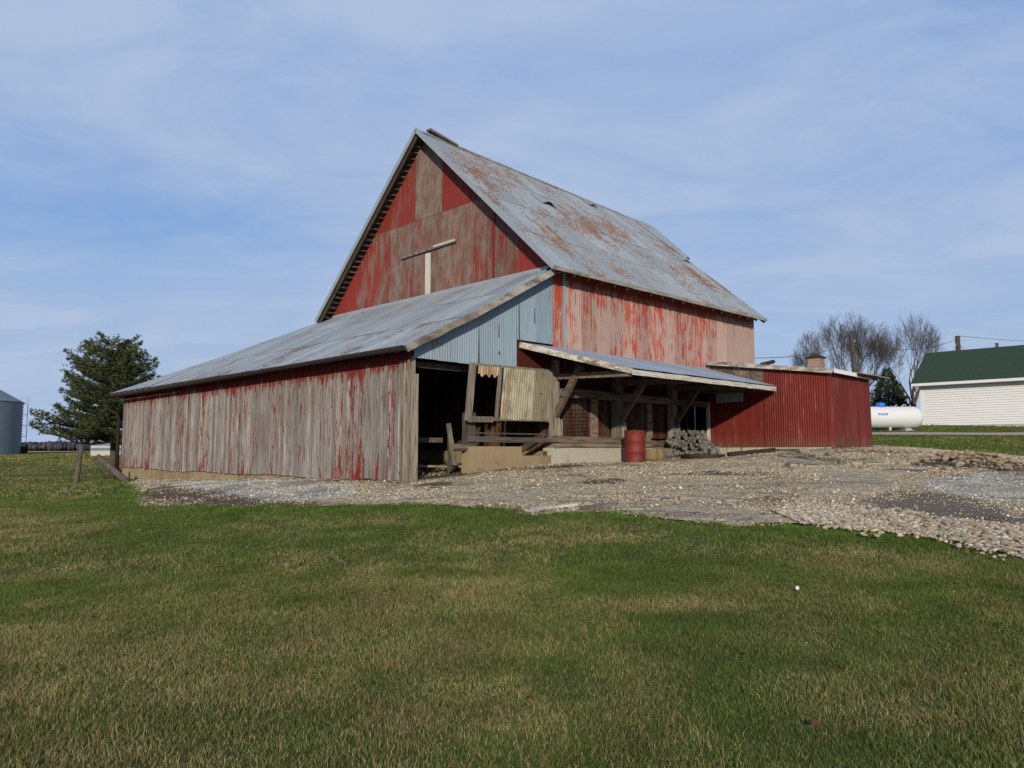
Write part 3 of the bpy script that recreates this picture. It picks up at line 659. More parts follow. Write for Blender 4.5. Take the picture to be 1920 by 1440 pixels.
mb = MB(); boards(mb, 3.36, B0 - .01, lambda u, o: (u, .02 + o), 3.62, 4.42, seed=9, gap=.004, jag=.03, red=(.2, .4)); part('red_infill', mb, M['inner_red'], barn)
# far walls
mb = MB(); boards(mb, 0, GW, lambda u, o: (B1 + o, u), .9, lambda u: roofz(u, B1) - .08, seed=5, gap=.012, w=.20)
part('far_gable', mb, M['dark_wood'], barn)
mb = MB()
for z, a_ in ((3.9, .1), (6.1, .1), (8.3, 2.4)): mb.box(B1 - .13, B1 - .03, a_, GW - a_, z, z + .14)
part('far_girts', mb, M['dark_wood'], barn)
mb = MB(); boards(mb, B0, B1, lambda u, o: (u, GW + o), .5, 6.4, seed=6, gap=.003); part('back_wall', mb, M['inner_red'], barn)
# main roof: courses of iron sheets over a board deck
def roof_slope(name, sgn, mat, label=None):
    mb = MB(); rows = 4
    for k in range(rows):
        s0, s1 = k / rows - (.015 if k else 0), (k + 1) / rows
        b = 4.24; e1 = 15.80
        while b < e1 - .03:
            e = min(e1, b + .66)
            A = lambda s: (-.49 + (RA + .49) * s) if sgn > 0 else (11.49 - (11.49 - RA) * s)
            Z = lambda s, u: ZE + (zr(u) - ZE) * s
            sag = rng.uniform(-.003, .003)
            mb.corr(b, e, lambda u: (u, A(s0), Z(s0, u) + sag), lambda u: (u, A(s1), Z(s1, u) + sag), (0, -.68 * sgn, .73), rows=2, r=rng.random(), w=rng.uniform(-.06, .08) + (.05 if k in (1, 2) else 0), lift=rng.uniform(.003, .012), pitch=.11, amp=.008, seg=6)
            b = e
    return part(name, mb, mat, barn, label)
roof_slope('roof', 1, M['roof'], 'pale iron slope streaked with rust')
roof_slope('roof', -1, M['roof'])
mb = MB()
for sgn in (1, -1):
    A = (-.47, RA) if sgn > 0 else (11.47, RA)
    for k in range(18):
        b0 = 4.28 + (15.76 - 4.28) * k / 18; b1 = 4.28 + (15.76 - 4.28) * (k + 1) / 18
        mb.hexa([(b0, A[0], ZE - .07), (b1, A[0], ZE - .07), (b1, A[1], zr(b1) - .07), (b0, A[1], zr(b0) - .07), (b0, A[0], ZE - .025), (b1, A[0], ZE - .025), (b1, A[1], zr(b1) - .03), (b0, A[1], zr(b0) - .03)])
part('roof_deck', mb, M['dark_wood'], barn)
mb = MB()
for sgn, a0 in ((1, -.49), (-1, 11.49)):
    mb.beam((4.22, a0, ZE - .03), (4.22, RA, zr(4.22) - .02), .03, .15, r=.5)
part('rake_board', mb, M['galv'], barn, 'grey metal clad rake boards')
for i in range(34):
    s_ = (i + .3) / 34; a_ = 11.3 + (RA - 11.3) * s_; z = ZE + (zr(4.4) - ZE) * s_
    mb = MB(); mb.beam((4.36, a_, z - .115), (B0 - .01, a_, z - .115), .07, .05); part('lookout', mb, M['dark_wood'], barn)
mb = MB(); mb.beam((4.30, 11.40, ZE - .15), (4.30, RA + .05, zr(4.3) - .21), .03, .15, r=.0); part('inner_rake', mb, M['dark_wood'], barn)
mb = MB(); mb.beam((4.22, -.50, ZE - .045), (15.80, -.50, ZE - .045), .04, .10, segs=22, wob=.008); part('eave_board', mb, M['rake_wood'], barn, 'ragged mossy eave board')
mb = MB()
for i in range(20): b_ = 4.5 + i * .59; mb.beam((b_, -.46, ZE - .13), (b_, .05, ZE + .30), .05, .09)
part('rafter_tails', mb, M['dark_wood'], barn)
# ridge: thin flashing, lifted piece near the front, loose sheets
mb = MB()
for k in range(16):
    b0 = 4.22 + k * .72; b1 = min(b0 + .74, 15.9); j = rng.uniform(0, .012)
    for sg in (1, -1): mb.hexa([(b0, RA, zr(b0) + .022 + j), (b1, RA, zr(b1) + .022 + j), (b1, RA - sg * .14, zr(b1) - .105 + j), (b0, RA - sg * .14, zr(b0) - .105 + j), (b0, RA, zr(b0) + .027 + j), (b1, RA, zr(b1) + .027 + j), (b1, RA - sg * .14, zr(b1) - .10 + j), (b0, RA - sg * .14, zr(b0) - .10 + j)])
part('ridge_cap', mb, M['roof'], barn)
mb = MB(); mb.hexa([(4.75, RA - .1, zr(5) + .13), (5.9, RA - .16, zr(6) - .07), (5.9, RA + .1, zr(6) - .04), (4.75, RA + .12, zr(5) + .14), (4.75, RA - .1, zr(5) + .20), (5.9, RA - .16, zr(6) + .0), (5.9, RA + .1, zr(6) + .03), (4.75, RA + .12, zr(5) + .21)])
part('loose_ridge_board', mb, M['old_wood'], barn)
mb = MB()
def flap(b, s, w, l, lift):
    a0 = -.49 + (RA + .49) * s; a1 = -.49 + (RA + .49) * (s + l)
    z = lambda a, u: roofz(a, u) + .03
    N = 10
    n0 = len(mb.v)
    for i in range(N + 1):
        u = b + w * i / N; bump = lift * math.sin(math.pi * i / N) ** 2
        mb.v.append((u, a0 - bump * .3, z(a0, u) + bump)); mb.v.append((u, a1, z(a1, u)))
    for i in range(N): q = n0 + 2 * i; mb.face((q, q + 2, q + 3, q + 1), .5, 0, True)
for fa, lb in (((7.7, .62, .8, .09, .11), 'iron sheet curling up in the middle of the roof'), ((12.2, .9, .6, .09, .08), 'loose sheet just below the ridge'), ((14.9, .50, .8, .08, .05), 'loose sheet near the far end of the roof')):
    mb = MB(); flap(*fa); part('lifted_sheet', mb, M['roof'], barn, lb)
# hay hood beyond the far gable
mb = MB(); T = (17.2, RA, 11.50); 
hb = lambda u: None
mb.corr(0, 1.0, lambda u: (15.6 + .60 * u, 2.85 + .1 * u, roofz(2.85 + .1 * u, 15.8) + .05), lambda u: (15.75 + 1.5 * u, RA, zr(16) + .03 - .02 * u), (0, -.68, .73), rows=3, pitch=.08, amp=.006)
mb.corr(0, 1.0, lambda u: (15.75 + .62 * u, 8.38 - .18 * u, roofz(8.38 - .18 * u, 15.8) + .03), lambda u: (15.75 + 1.5 * u, RA, zr(16) + .03 - .02 * u), (0, .68, .73), rows=3, pitch=.08, amp=.006)
part('hay_hood', mb, M['roof'], barn, 'pointed hood at the far end of the ridge')
mb = MB(); mb.beam((16.18, 2.97, roofz(2.97, 15.8) - .0), (17.25, RA, zr(16) - .05), .05, .08); mb.beam((16.37, 8.2, roofz(8.2, 15.8) - .03), (17.25, RA, zr(16) - .05), .05, .08); mb.beam((15.6, RA, zr(16) - .12), (17.3, RA, zr(16) - .1), .1, .12)
part('hood_frame', mb, M['dark_wood'], barn)

# lean-to --------------------------------------------------
LA = 18.75; EV = 3.86; TOPZ = 6.50
mb = MB()
fz = lambda b: EV + (b + .38) * (TOPZ - EV) / (B0 + .38)
amax = lambda b: 19.35 - (b + .38) * (19.35 - 11.35) / (B0 + .38)
a = -.30; i = 0
while a < 19.3:
    e = min(19.35, a + .66); 
    tb = lambda u: B0 if u <= 11.35 else -.38 + (19.35 - u) / (19.35 - 11.35) * (B0 + .38)
    cuts = [-.40, 1.45, 3.2, B0 - .02]
    for k in range(3):
        c0_, c1_ = cuts[k] - (.06 if k else 0), cuts[k + 1]
        if tb(a) < c0_: continue
        kn = lambda b_: .05 * math.sin((b_ + .4) / 5.1 * math.pi) * -1
        sg = rng.uniform(-.003, .003)
        mb.corr(a, e, lambda u: (min(c0_, tb(u)), u, fz(min(c0_, tb(u))) + kn(min(c0_, tb(u))) + sg), lambda u: (min(c1_, tb(u)), u, fz(min(c1_, tb(u))) + kn(min(c1_, tb(u))) + sg), (-.46, 0, .89), rows=1, r=rng.random(), w=rng.uniform(-.06, .06) + (.10 if k == 0 else 0), lift=rng.uniform(.004, .014), pitch=.11, amp=.007)
    a = e; i += 1
part('lean_to_roof', mb, M['roof_x'], barn, 'low iron roof over the lean-to, rust along its eave')
mb = MB(); b = -.4
bz = lambda a_: 6.35 - (a_ - 11.35) * (6.35 - EV) / (19.4 - 11.35)
while b < 15.9:
    e = min(b + .8, 15.9); ta = lambda u: max(11.35, amax(u)) if u < B0 else 11.2
    mb.corr(b, e, lambda u: (u, 19.4, EV), lambda u: (u, ta(u), bz(ta(u)) if u < B0 else 6.36), (0, .3, .95), pitch=.11, amp=.007, rows=1); b = e
part('rear_roof', mb, M['roof_x'], barn)
mb = MB(); boards(mb, 0, LA, lambda u, o: (-o, u), lambda u: .90 + .02 * math.sin(u * 1.3) + (.05 if u > 16.3 else 0), 3.80, seed=12, gap=.012, w=.155, th=.028, jag=.018, red=(-.07, .075))
part('lean_to_wall', mb, M['siding'], barn, 'long grey board wall with flakes of red paint')
mb = MB()
for i in range(5):   # rotten corner boards
    mb.hexa([(-.045 - .01 * i, -.02 + i * .13, .70 + .05 * i), (-.045, .09 + i * .13, .72 + .04 * i), (-.02, .09 + i * .13, .72), (-.02, -.02 + i * .13, .72), (-.045, -.03 + i * .13 + .05, 3.62), (-.045, .08 + i * .13, 3.62), (-.02, .08 + i * .13, 3.62), (-.02, -.03 + i * .13 + .05, 3.62)]) if i < 3 else None
mb.box(-.01, .14, -.09, -.02, .78, 3.3); mb.box(.0, .12, .0, .14, .8, 3.7)
part('corner_boards', mb, M['post'], barn, 'split grey boards at the open corner')
mb = MB(); boards(mb, 0, 15.7, lambda u, o: (u, LA + o), .8, 3.8, seed=13); part('lean_to_end_wall', mb, M['siding'], barn)
mb = MB(); mb.box(.03, .25, .35, LA, -.3, .93); mb.box(.25, 15.7, LA - .2, LA - .03, -.3, .8); part('lean_to_foundation', mb, M['tan_conc'], barn)
mb = MB()
for i in range(33): a_ = .1 + i * .585; mb.beam((-.37, a_, EV - .07), (.1, a_, EV + .16), .05, .10)
part('lean_to_rafter_tails', mb, M['old_wood'], barn)
mb = MB(); mb.box(-.375, -.345, -.3, 19.3, EV - .09, EV - .025); part('lean_to_fascia', mb, M['dark_wood'], barn)
mb = MB(); gp = [(-.46, -.28 + i * 2.0, EV - .045 - .012 * i) for i in range(10)] + [(-.46, 19.4, EV - .16)]
mb.tube(gp, .065, 8); gut = part('gutter', mb, M['gutter'], barn)
mb = MB(); q = [(-.46, 19.42, EV - .15), (-.46, 19.45, EV - .42), (-.40, 19.3, EV - .62), (-.16, 18.98, EV - .85), (-.12, 18.93, EV - 1.0), (-.12, 18.93, EV - 2.2), (-.12, 18.93, .35)]
mb.tube(q, [.055, .055, .055, .055, .06, .075, .085], 10); part('downspout', mb, M['gutter'], barn)
mb = MB(); pr = [(-.38, EV + .0), (1.7, fz(1.7) - .05), (B0, TOPZ)]
for k in range(2): mb.beam((pr[k][0], -.33, pr[k][1] - .05), (pr[k + 1][0], -.33, pr[k + 1][1] - .05), .035, .16, segs=5, wob=.006)
part('lean_to_rake', mb, M['rake_wood'], barn, 'weathered board along the lean-to rake')
mb = MB(); mb.box(.1, 4.6, .30, .42, 3.50, 3.64); part('door_header', mb, M['dark_wood'], barn)
# front foundation under the opening and canopy
mb = MB(); mb.box(1.72, 3.52, 0, .25, .9, 1.69); mb.box(3.52, 4.62, 0, .25, .9, 1.46); part('stub_foundation', mb, M['tan_conc'], barn)
mb = MB(); mb.box(4.62, 9.55, -.04, .3, .9, 1.66); part('canopy_foundation', mb, M['pale_conc'], barn, 'pale concrete with green and white stains')
mb = MB(); mb.box(12.0, 12.3, -.12, .1, 1.2, 1.88); part('pier', mb, M['tan_conc'], barn)
mb = MB()
for (x0, x1, y0, y1, z0, z1) in ((4.66, 9.0, -.09, .34, 1.80, 1.97), (4.66, 9.6, -.065, .3, 1.668, 1.785), (9.05, 10.3, -.12, .2, 1.72, 1.90), (9.55, 10.9, -.10, .2, 1.52, 1.70), (9.5, 12.0, -.10, .2, 1.36, 1.51)):
    mb.beam((x0, (y0 + y1) / 2, (z0 + z1) / 2), (x1, (y0 + y1) / 2, (z0 + z1) / 2), y1 - y0, z1 - z0, segs=7, wob=.012)
part('sill_timbers', mb, M['beam'], barn, 'stacked weathered sill timbers')
for (x0, x1, y0) in ((4.62, 4.98, -.02), (7.33, 7.78, -.02), (10.2, 10.62, -.02)):
    mb = MB(); mb.beam(((x0 + x1) / 2, .06, 1.97), ((x0 + x1) / 2, .06, 4.0), x1 - x0 - .14, .2, up=(0, 1, 0), segs=4, wob=.006); mb.box(x1 - .13, x1, -.09, .03, 1.98, 2.42); part('canopy_post', mb, M['post'], barn)
mb = MB(); mb.beam((4.9, .02, 3.12), (12.3, .02, 3.12), .2, .17, segs=12, wob=.012); mb.beam((4.95, -.09, 3.23), (9.9, -.09, 3.22), .12, .05, segs=8, wob=.01); part('plate_beam', mb, M['beam'], barn)
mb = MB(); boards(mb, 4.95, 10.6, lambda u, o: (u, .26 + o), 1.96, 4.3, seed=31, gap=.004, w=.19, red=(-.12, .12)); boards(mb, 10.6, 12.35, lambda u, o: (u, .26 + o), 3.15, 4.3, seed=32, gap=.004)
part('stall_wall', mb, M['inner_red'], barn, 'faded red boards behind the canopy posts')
mb = MB(); mb.box(6.5, 6.78, .16, .23, 1.97, 3.05); part('batten', mb, M['beam'], barn)
mb = MB(); mb.box(9.2, 9.45, .16, .23, 1.97, 3.05); part('batten', mb, M['beam'], barn)
mb = MB(); mb.box(12.32, 12.40, -.1, .0, 1.3, 3.2, r=.9); part('door_jamb', mb, M['white_board_z'], barn)
for b_, h0, h1, rr in ((4.78, 2.62, 3.75, .75), (7.55, 2.5, 3.6, .85), (10.4, 2.5, 3.6, .85)):
    mb = MB(); mb.beam((b_, -.02, h0 - .1), (b_, -rr - .15, h1 + .05), .12, .16); part('brace', mb, M['beam_y'], barn)
for b_ in (4.82, 7.55, 10.4, 12.1):
    mb = MB(); mb.beam((b_, .1, 3.56), (b_, -2.42, 3.48), .10, .15, r=.6 if b_ < 5 else .2); part('outrigger', mb, M['beam'], barn)
# canopy roof
CZ0, CZ1, CD = 4.33, 3.60, 2.50
cb0 = lambda s: 3.38 + 1.40 * s                  # left edge runs at a skew
mb = MB(); N = 12; bb = 3.38
ncol = 13
for i in range(ncol):
    f0, f1 = i / ncol, (i + 1) / ncol
    mb.corr(f0 * 8.9, f1 * 8.9, lambda u: (cb0(1) + (12.28 - cb0(1)) * u / 8.9, -CD - .04, CZ1 - .01), lambda u: (cb0(0) + (12.28 - cb0(0)) * u / 8.9, -.02, CZ0 + .02), (0, -.28, .96), rows=3, r=rng.random(), w=rng.uniform(-.05, .05), lift=rng.uniform(.006, .018), pitch=.11, amp=.008)
part('canopy_roof', mb, M['canopy'], barn, 'cleaner blue grey iron over the canopy')
mb = MB()
mb.hexa([(3.5, -.05, CZ0 - .07), (12.2, -.05, CZ0 - .07), (12.2, -CD, CZ1 - .08), (4.85, -CD, CZ1 - .08), (3.5, -.05, CZ0 - .03), (12.2, -.05, CZ0 - .03), (12.2, -CD, CZ1 - .04), (4.85, -CD, CZ1 - .04)])
for i in range(13): b_ = 4.9 + i * .6; mb.beam((b_, -.05, CZ0 - .15), (b_, -CD + .05, CZ1 - .15), .05, .1)
part('canopy_deck', mb, M['dark_wood'], barn)
mb = MB(); mb.beam((3.40, -.04, CZ0 - .05), (4.80, -CD - .02, CZ1 - .07), .04, .15, segs=4, wob=.004, r=.7); mb_ = part('canopy_rake', mb, M['rake_wood_y'], barn, 'pale board along the skewed canopy rake')
mb = MB(); mb.beam((4.80, -CD - .03, CZ1 - .10), (12.24, -CD - .03, CZ1 - .10), .035, .13, segs=22, wob=.006, r=.9); part('canopy_fascia', mb, M['white_board'], barn, 'white paint flaking off the canopy eave board')
mb = MB(); mb.corr(.45, 1.45, lambda u: (12.2, -u, 3.14 + .02 * u), lambda u: (12.2, -u, 3.50), (-1, 0, 0), pitch=.076, amp=.01); part('hung_sheet', mb, M['galv'], barn, 'small grey iron sheet under the canopy')
# wire panel leaning on the stall wall
wpn = empty('wire_panel', W(5.35, .17, 1.98), RZ); tag(wpn, 'rusty wire mesh panel leaning on the red stall wall', 'wire panel')
mb = MB()
for i in range(9): mb.tube([(i * .125, .02, .0 + .05 * (i % 2)), (i * .125 + .02, .04, .45), (i * .125, .06, .80 - .04 * (i % 3))], .007, 5)
for i in range(8): mb.tube([(-.03, .02, .05 + i * .1), (.5, .035, .04 + i * .1), (1.05, .03, .06 + i * .1)], .007, 5)
part('mesh', mb, M['rust'], wpn)
# pieces inside / below the lean-to opening
mb = MB(); mb.box(1.74, 1.99, .05, .26, 1.2, 2.5); mb.box(1.99, 4.6, .08, .12, 2.0, 2.03); part('opening_post', mb, M['dark_wood'], barn)
mb = MB(); mb.box(1.40, 1.46, .3, .4, 1.1, 2.1); part('thin_post', mb, M['dark_wood'], barn)
mb = MB(); mb.beam((1.72, .03, 1.86), (4.64, -.02, 1.86), .06, .13, segs=4, wob=.006); mb.beam((.3, 1.6, 1.85), (1.9, 1.2, 1.85), .05, .12); mb.beam((1.3, .05, 1.68), (1.75, .05, 1.66), .04, .14); part('rail', mb, M['dim_beam'], barn)
mb = MB(); mb.beam((.3, 2.3, 1.22), (2.2, .4, 1.2), .14, .05); mb.box(.15, .2, 2, 3, .8, .9); part('threshold_plank', mb, M['beam'], barn)
lb = MB(); lb.beam((0, 0, 0), (-.12, .1, .98), .11, .05, up=(0, 1, 0)); o = lb.build('leaning_board', M['post'], loc=W(1.42, .15, 1.25), rotz=RZ); tag(o, 'short grey board standing upright inside the lean-to opening', 'board')
# hanging door panel (tilted)
door = empty('hanging_door', W(3.04, -.09, 3.62), RZ); tag(door, 'torn barn door panel of rusty cream iron hanging askew in the opening', 'door')
d0 = lambda u, v: (-1.33 + u * 2.82 - (1 - v) * .15 + .0, 0, -1.33 + v * 1.38 + (.04 * u))   # u to the right, v up
mb = MB()
for (a_, b_) in (((.02, 0), (.02, 1)), ((1, 0), (1, 1)), ((.345, 0), (.345, 1))):
    mb.beam(d0(*a_), d0(*b_), .20 if a_[0] == .02 else .10, .04, up=(0, 1, 0))
mb.beam(d0(.02, .03), d0(.30, .03), .05, .14); mb.beam(d0(.3, .03), d0(1, .03), .04, .05); mb.beam(d0(0, .985), d0(1, .985), .05, .06)
part('frame', mb, M['post'], door)
mb = MB()
cs = [(.37, .56, .05), (.56, .78, .0), (.78, .985, -.05)]
for u0, u1, w in cs:
    mb.corr(u0 * 2.82, u1 * 2.82, lambda u: tuple(Vector(d0(u / 2.82, .035 - .012 * math.sin(u * 9))) + Vector((0, -.03, 0))), lambda u: tuple(Vector(d0(u / 2.82, .97)) + Vector((0, -.03, 0))), (0, -1, 0), w=w, r=(.9 if w >= 0 else -.7), pitch=.085, amp=.013, lift=0)
mb.corr(.08 * 2.82, .33 * 2.82, lambda u: tuple(Vector(d0(u / 2.82, .80 + .03 * math.sin(u * 30))) + Vector((0, -.03, 0))), lambda u: tuple(Vector(d0(u / 2.82, .97)) + Vector((0, -.03, 0))), (0, -1, 0), w=.25, r=.8, pitch=.085, amp=.013)
part('sheeting', mb, M['door_iron'], door)
mb = MB(); p = Vector(d0(.86, .55)); mb.box(p.x - .05, p.x + .05, -.075, -.05, p.z - .012, p.z + .012); part('handle', mb, M['galv'], door)

# ------------------------------------------------------------------ red shed against the barn
shed = empty('shed', (OX, OY, 0), RZ); tag(shed, 'low red corrugated iron shed with brick chimney against the barn side', 'shed')
SB0, SB1, SD = 12.42, 15.55, 4.12
sz = lambda a_: 4.56 + (a_) * .135        # a_ is negative away from the barn
mb = MB(); u = 2.02
while u < SD - .02:
    e = min(SD, u + .66); mb.corr(u, e, lambda t: (SB0, -t, 1.69), lambda t: (SB0, -t, sz(-t) - .1), (-1, 0, 0), w=rng.uniform(-.05, .0), lift=rng.uniform(.003, .01), pitch=.076, amp=.0085); u = e
part('shed_wall', mb, M['shed'], shed)
mb = MB(); mb.corr(.05, 2.02, lambda t: (SB0 + .02, -t, 1.69), lambda t: (SB0 + .02, -t, 3.75), (-1, 0, 0), w=-.03, pitch=.30, amp=.004); part('shed_flat_wall', mb, M['shed_side'], shed, 'smoother dark red part under the canopy')
mb = MB(); boards(mb, .03, 2.06, lambda t, o: (SB0 + .005 + o, -t), 3.55, lambda t: sz(-t) - .1, seed=44, gap=.003, w=.22); mb.box(SB0 - .03, SB0, -.12, -.02, 4.0, 4.56); part('shed_upper_boards', mb, M['beam'], shed)
mb = MB(); u = SB0
while u < SB1 - .02:
    e = min(SB1, u + .52); k = .05 * (1 if u > SB0 + .3 else .3)
    mb.corr(u, e, lambda t: (t + .04 * (t - SB0) / 3 * 1, -SD - .03, 1.68 + rng.uniform(0, .004)), lambda t: (t, -SD - .02, sz(-SD) - .1), (0, -1, 0), w=rng.uniform(-.05, .02), lift=rng.uniform(.005, .03), pitch=.26, amp=.006); u = e
part('shed_end_wall', mb, M['shed_side'], shed)
mb = MB(); mb.hexa([(SB0 - .018, -SD - .06, 1.66), (SB0 + .1, -SD - .075, 1.66), (SB0 + .1, -SD + .05, 1.66), (SB0 - .018, -SD + .05, 1.66), (SB0 - .018, -SD - .04, sz(-SD) - .08), (SB0 + .1, -SD - .04, sz(-SD) - .08), (SB0 + .1, -SD + .05, sz(-SD) - .08), (SB0 - .018, -SD + .05, sz(-SD) - .08)]); part('corner_strip', mb, M['shed_side'], shed)
mb = MB(); mb.box(SB1 - .02, SB1 + .02, -SD, 0, 1.69, 4.0); mb.box(SB0 + .06, SB0 + .1, -SD + .1, -.05, 1.7, 3.9); part('shed_back_wall', mb, M['shed_side'], shed)
mb = MB(); mb.box(SB0 - .02, SB1, -SD - .01, -.05, .8, 1.685); part('shed_foundation', mb, M['pale_conc'], shed)
mb = MB(); mb.hexa([(SB0 - .12, -4.30, sz(-4.3) - .06), (SB1 + .25, -4.30, sz(-4.3) - .06), (SB1 + .25, -.03, sz(0) - .06), (SB0 - .12, -.03, sz(0) - .06), (SB0 - .12, -4.30, sz(-4.3)), (SB1 + .25, -4.30, sz(-4.3)), (SB1 + .25, -.03, sz(0)), (SB0 - .12, -.03, sz(0))]); part('shed_roof', mb, M['galv'], shed)
mb = MB(); mb.beam((SB0 - .15, -4.3, sz(-4.3) - .04), (SB0 - .15, -.1, sz(0) - .04), .035, .13, segs=5, wob=.006); part('shed_fascia', mb, M['rake_wood_y'], shed)
mb = MB(); mb.beam((SB0 - .1, -4.34, sz(-4.3) - .03), (SB0 + 1.55, -4.34, sz(-4.3) - .045), .03, .12, r=1); part('white_fascia', mb, M['white'], shed)
mb = MB(); mb.beam((SB0 + 1.6, -4.3, sz(-4.3) - .07), (SB1 + .3, -4.3, sz(-4.3) - .07), .05, .08, segs=4, wob=.012); mb.beam((SB0 + 1.5, -4.34, sz(-4.3) + .02), (SB1 + .55, -4.45, sz(-4.3) - .02), .25, .03, segs=4, wob=.012); part('broken_eave', mb, M['old_wood'], shed)
ch = MB(); ch.box(14.3, 14.7, -3.05, -2.65, 4.0, 4.62); cp = part('chimney', ch, M['brick'], shed)
mb = MB(); mb.box(14.26, 14.74, -3.09, -2.61, 4.621, 4.67); mb.hexa([(14.28, -3.07, 4.671), (14.72, -3.07, 4.671), (14.72, -2.63, 4.671), (14.28, -2.63, 4.671), (14.42, -2.93, 4.77), (14.58, -2.93, 4.77), (14.58, -2.77, 4.77), (14.42, -2.77, 4.77)])
o = mb.build('chimney_cap', M['rust'], cp)
mb = MB(); mb.tube([(15.2, -.55, 4.66), (15.75, -.75, 4.80)], .07, 8); mb.beam((15.1, -.5, 4.60), (15.7, -.7, 4.64), .12, .05); o = mb.build('rusty_pipe', M['rust'], loc=(OX, OY, 0), rotz=RZ); tag(o, 'rusty pipe stub lying on the shed roof by the barn corner', 'pipe')

# ------------------------------------------------------------------ yard objects by the canopy
drum = empty('steel_drum', W(7.15, -.85, 1.265), .4); tag(drum, 'faded red steel drum standing in front of the canopy foundation', 'drum')
mb = MB(); H = .88; Rr = .285; prof = [(0, 0), (Rr, 0), (Rr + .008, .01), (Rr, .02)]
for z in (H / 3, 2 * H / 3): prof += [(Rr, z - .025), (Rr + .012, z - .008), (Rr + .012, z + .008), (Rr, z + .025)]
prof += [(Rr, H - .02), (Rr + .008, H - .01), (Rr + .004, H), (Rr - .012, H), (Rr - .014, H - .03), (0, H - .03)]
mb.lathe(prof, sides=40); part('body', mb, M['redpaint'], drum)
mb = MB(); mb.tube([(.12, .1, H - .03), (.12, .1, H - .012)], .03, 12); mb.lathe([(.10, H - .028), (.10, H - .005), (.13, H + .03), (0, H + .035)], (-.02, 0, 0), 14); part('bung', mb, M['black'], drum)
for x_, lb in ((8.12, 'tan cask beside the red drum, nearer to it'), (8.42, 'tan cask next to the timber blocks, further from the drum')):
    mb = MB(); mb.lathe([(0, 0), (.20, 0), (.215, .08), (.22, .17), (.21, .27), (.20, .34), (.17, .34), (.17, .30), (0, .30)], sides=24); o = mb.build('cask', M['pail'], loc=W(x_, -.7, 1.30)); tag(o, lb, 'cask', 'small tan casks')
for i in range(4):
    mb = MB(); L = .42; z = 1.37 + .115 * (i % 3); x_ = 8.95 + (i // 3) * .35
    mb.beam((x_, -.5, z), (x_ + L, -.48, z), .25, .105, wob=.005); o = mb.build('timber_block', M['beam'], loc=(OX, OY, 0), rotz=RZ)
    tag(o, ['lowest grey block of the crib by the casks', 'middle grey block of the crib by the casks', 'top grey block of the crib by the casks', 'single block right of the crib, at the stone pile'][i], 'timber block', 'cribbing blocks')
cnt = 0
while cnt < 230:
    x_ = rng.uniform(9.15, 11.9); z = rng.uniform(0, .80); t = (x_ - 9.15) / 2.75
    hm = .28 if t < .06 else (.58 if t < .2 else (.78 if t < .80 else .78 - (t - .8) * 3.2))
    if z > hm: continue
    cnt += 1; p = W(x_, -.40 - rng.uniform(0, .28) * (1.2 - z), 0); p.z = 1.36 + z + .03 * (x_ - 9.3)
    o = put_rock(rng.choice(GR), 'stacked_stone', p, rng.uniform(.075, .13), 'rough grey stone in the piled wall beneath the canopy', 'stone', 'grey stones piled under the canopy', tilt=1.3)
rg = empty('steel_ring', ground(1318, 860)); rg.location.z += .0; tag(rg, 'round dark iron rim filled with pale gravel lying in the yard', 'ring')
mb = MB(); mb.lathe([(.60, 0), (.62, .0), (.63, .13), (.59, .135), (.58, .06)], sides=40); part('rim', mb, M['rust'], rg)
mb = MB(); mb.lathe([(0, .112), (.3, .115), (.585, .10)], sides=30); part('filling', mb, M['dust'], rg)

for i, (u, v, n, lb) in enumerate([(246, 899, 16, 'dry grey weeds at the barn corner by the fallen post'), (303, 896, 14, 'dry weed tuft against the tan foundation, left one'), (1240, 860, 8, 'dead weed stems in front of the timber blocks'), (1345, 852, 8, 'dry stems at the white door jamb'), (770, 903, 9, 'thin weeds at the rotten corner boards')]):
    p = ground(u, v); mb = MB()
    for k in range(n):
        a_ = rng.uniform(0, 6.28); l_ = rng.uniform(.18, .42); d_ = Vector((math.cos(a_) * .35, math.sin(a_) * .35, 1)).normalized(); b_ = Vector((rng.gauss(0, .09), rng.gauss(0, .05), 0))
        mb.tube([b_, b_ + d_ * l_ * .6, b_ + d_ * l_ + Vector((math.cos(a_), math.sin(a_), 0)) * .06], [.006, .005, .003], 3, cap=False)
        for q_ in range(3): tufts(mb, b_ + d_ * l_ * rng.uniform(.4, 1), 4, .05, rng.random())
    tag(mb.build('dry_weed', M['old_wood'], loc=p), lb, 'weed', 'dry weeds at the wall foot')
# ------------------------------------------------------------------ left: posts, pine, bins
def leanpost(a, b, Ya, Yb, r0, r1, label, name='fence_post'):
    p = atY(*a, Ya); q = atY(*b, Yb); mb = MB(); n = 7; pts = [(q - p) * (i / n) + Vector((rng.uniform(-.015, .015), rng.uniform(-.015, .015), 0)) for i in range(n + 1)]
    mb.tube(pts, [r0 + (r1 - r0) * i / n + rng.uniform(-.006, .006) for i in range(n + 1)], 9); o = mb.build(name, M['pole'], loc=p); return tag(o, label, 'post')
leanpost((141, 913), (153, 833), 26.5, 26.5, .095, .08, 'weathered round fence post leaning slightly right on the lawn')
leanpost((240, 905), (183, 856), 26.3, 26.8, .12, .10, 'fallen thick post slanting against the downspout at the barn corner')
mb = MB(); pa = atY(157, 845, 26.4); pb = atY(180, 868, 26.6); pc = atY(203, 905, 26.6)
mb.tube([Vector((0, 0, 0)), (pb - pa) * .5 + Vector((0, 0, -.05)), pb - pa, pc - pa], .012, 5); tag(mb.build('fence_wire', M['wire'], loc=pa), 'sagging wire between the two old posts', 'wire')

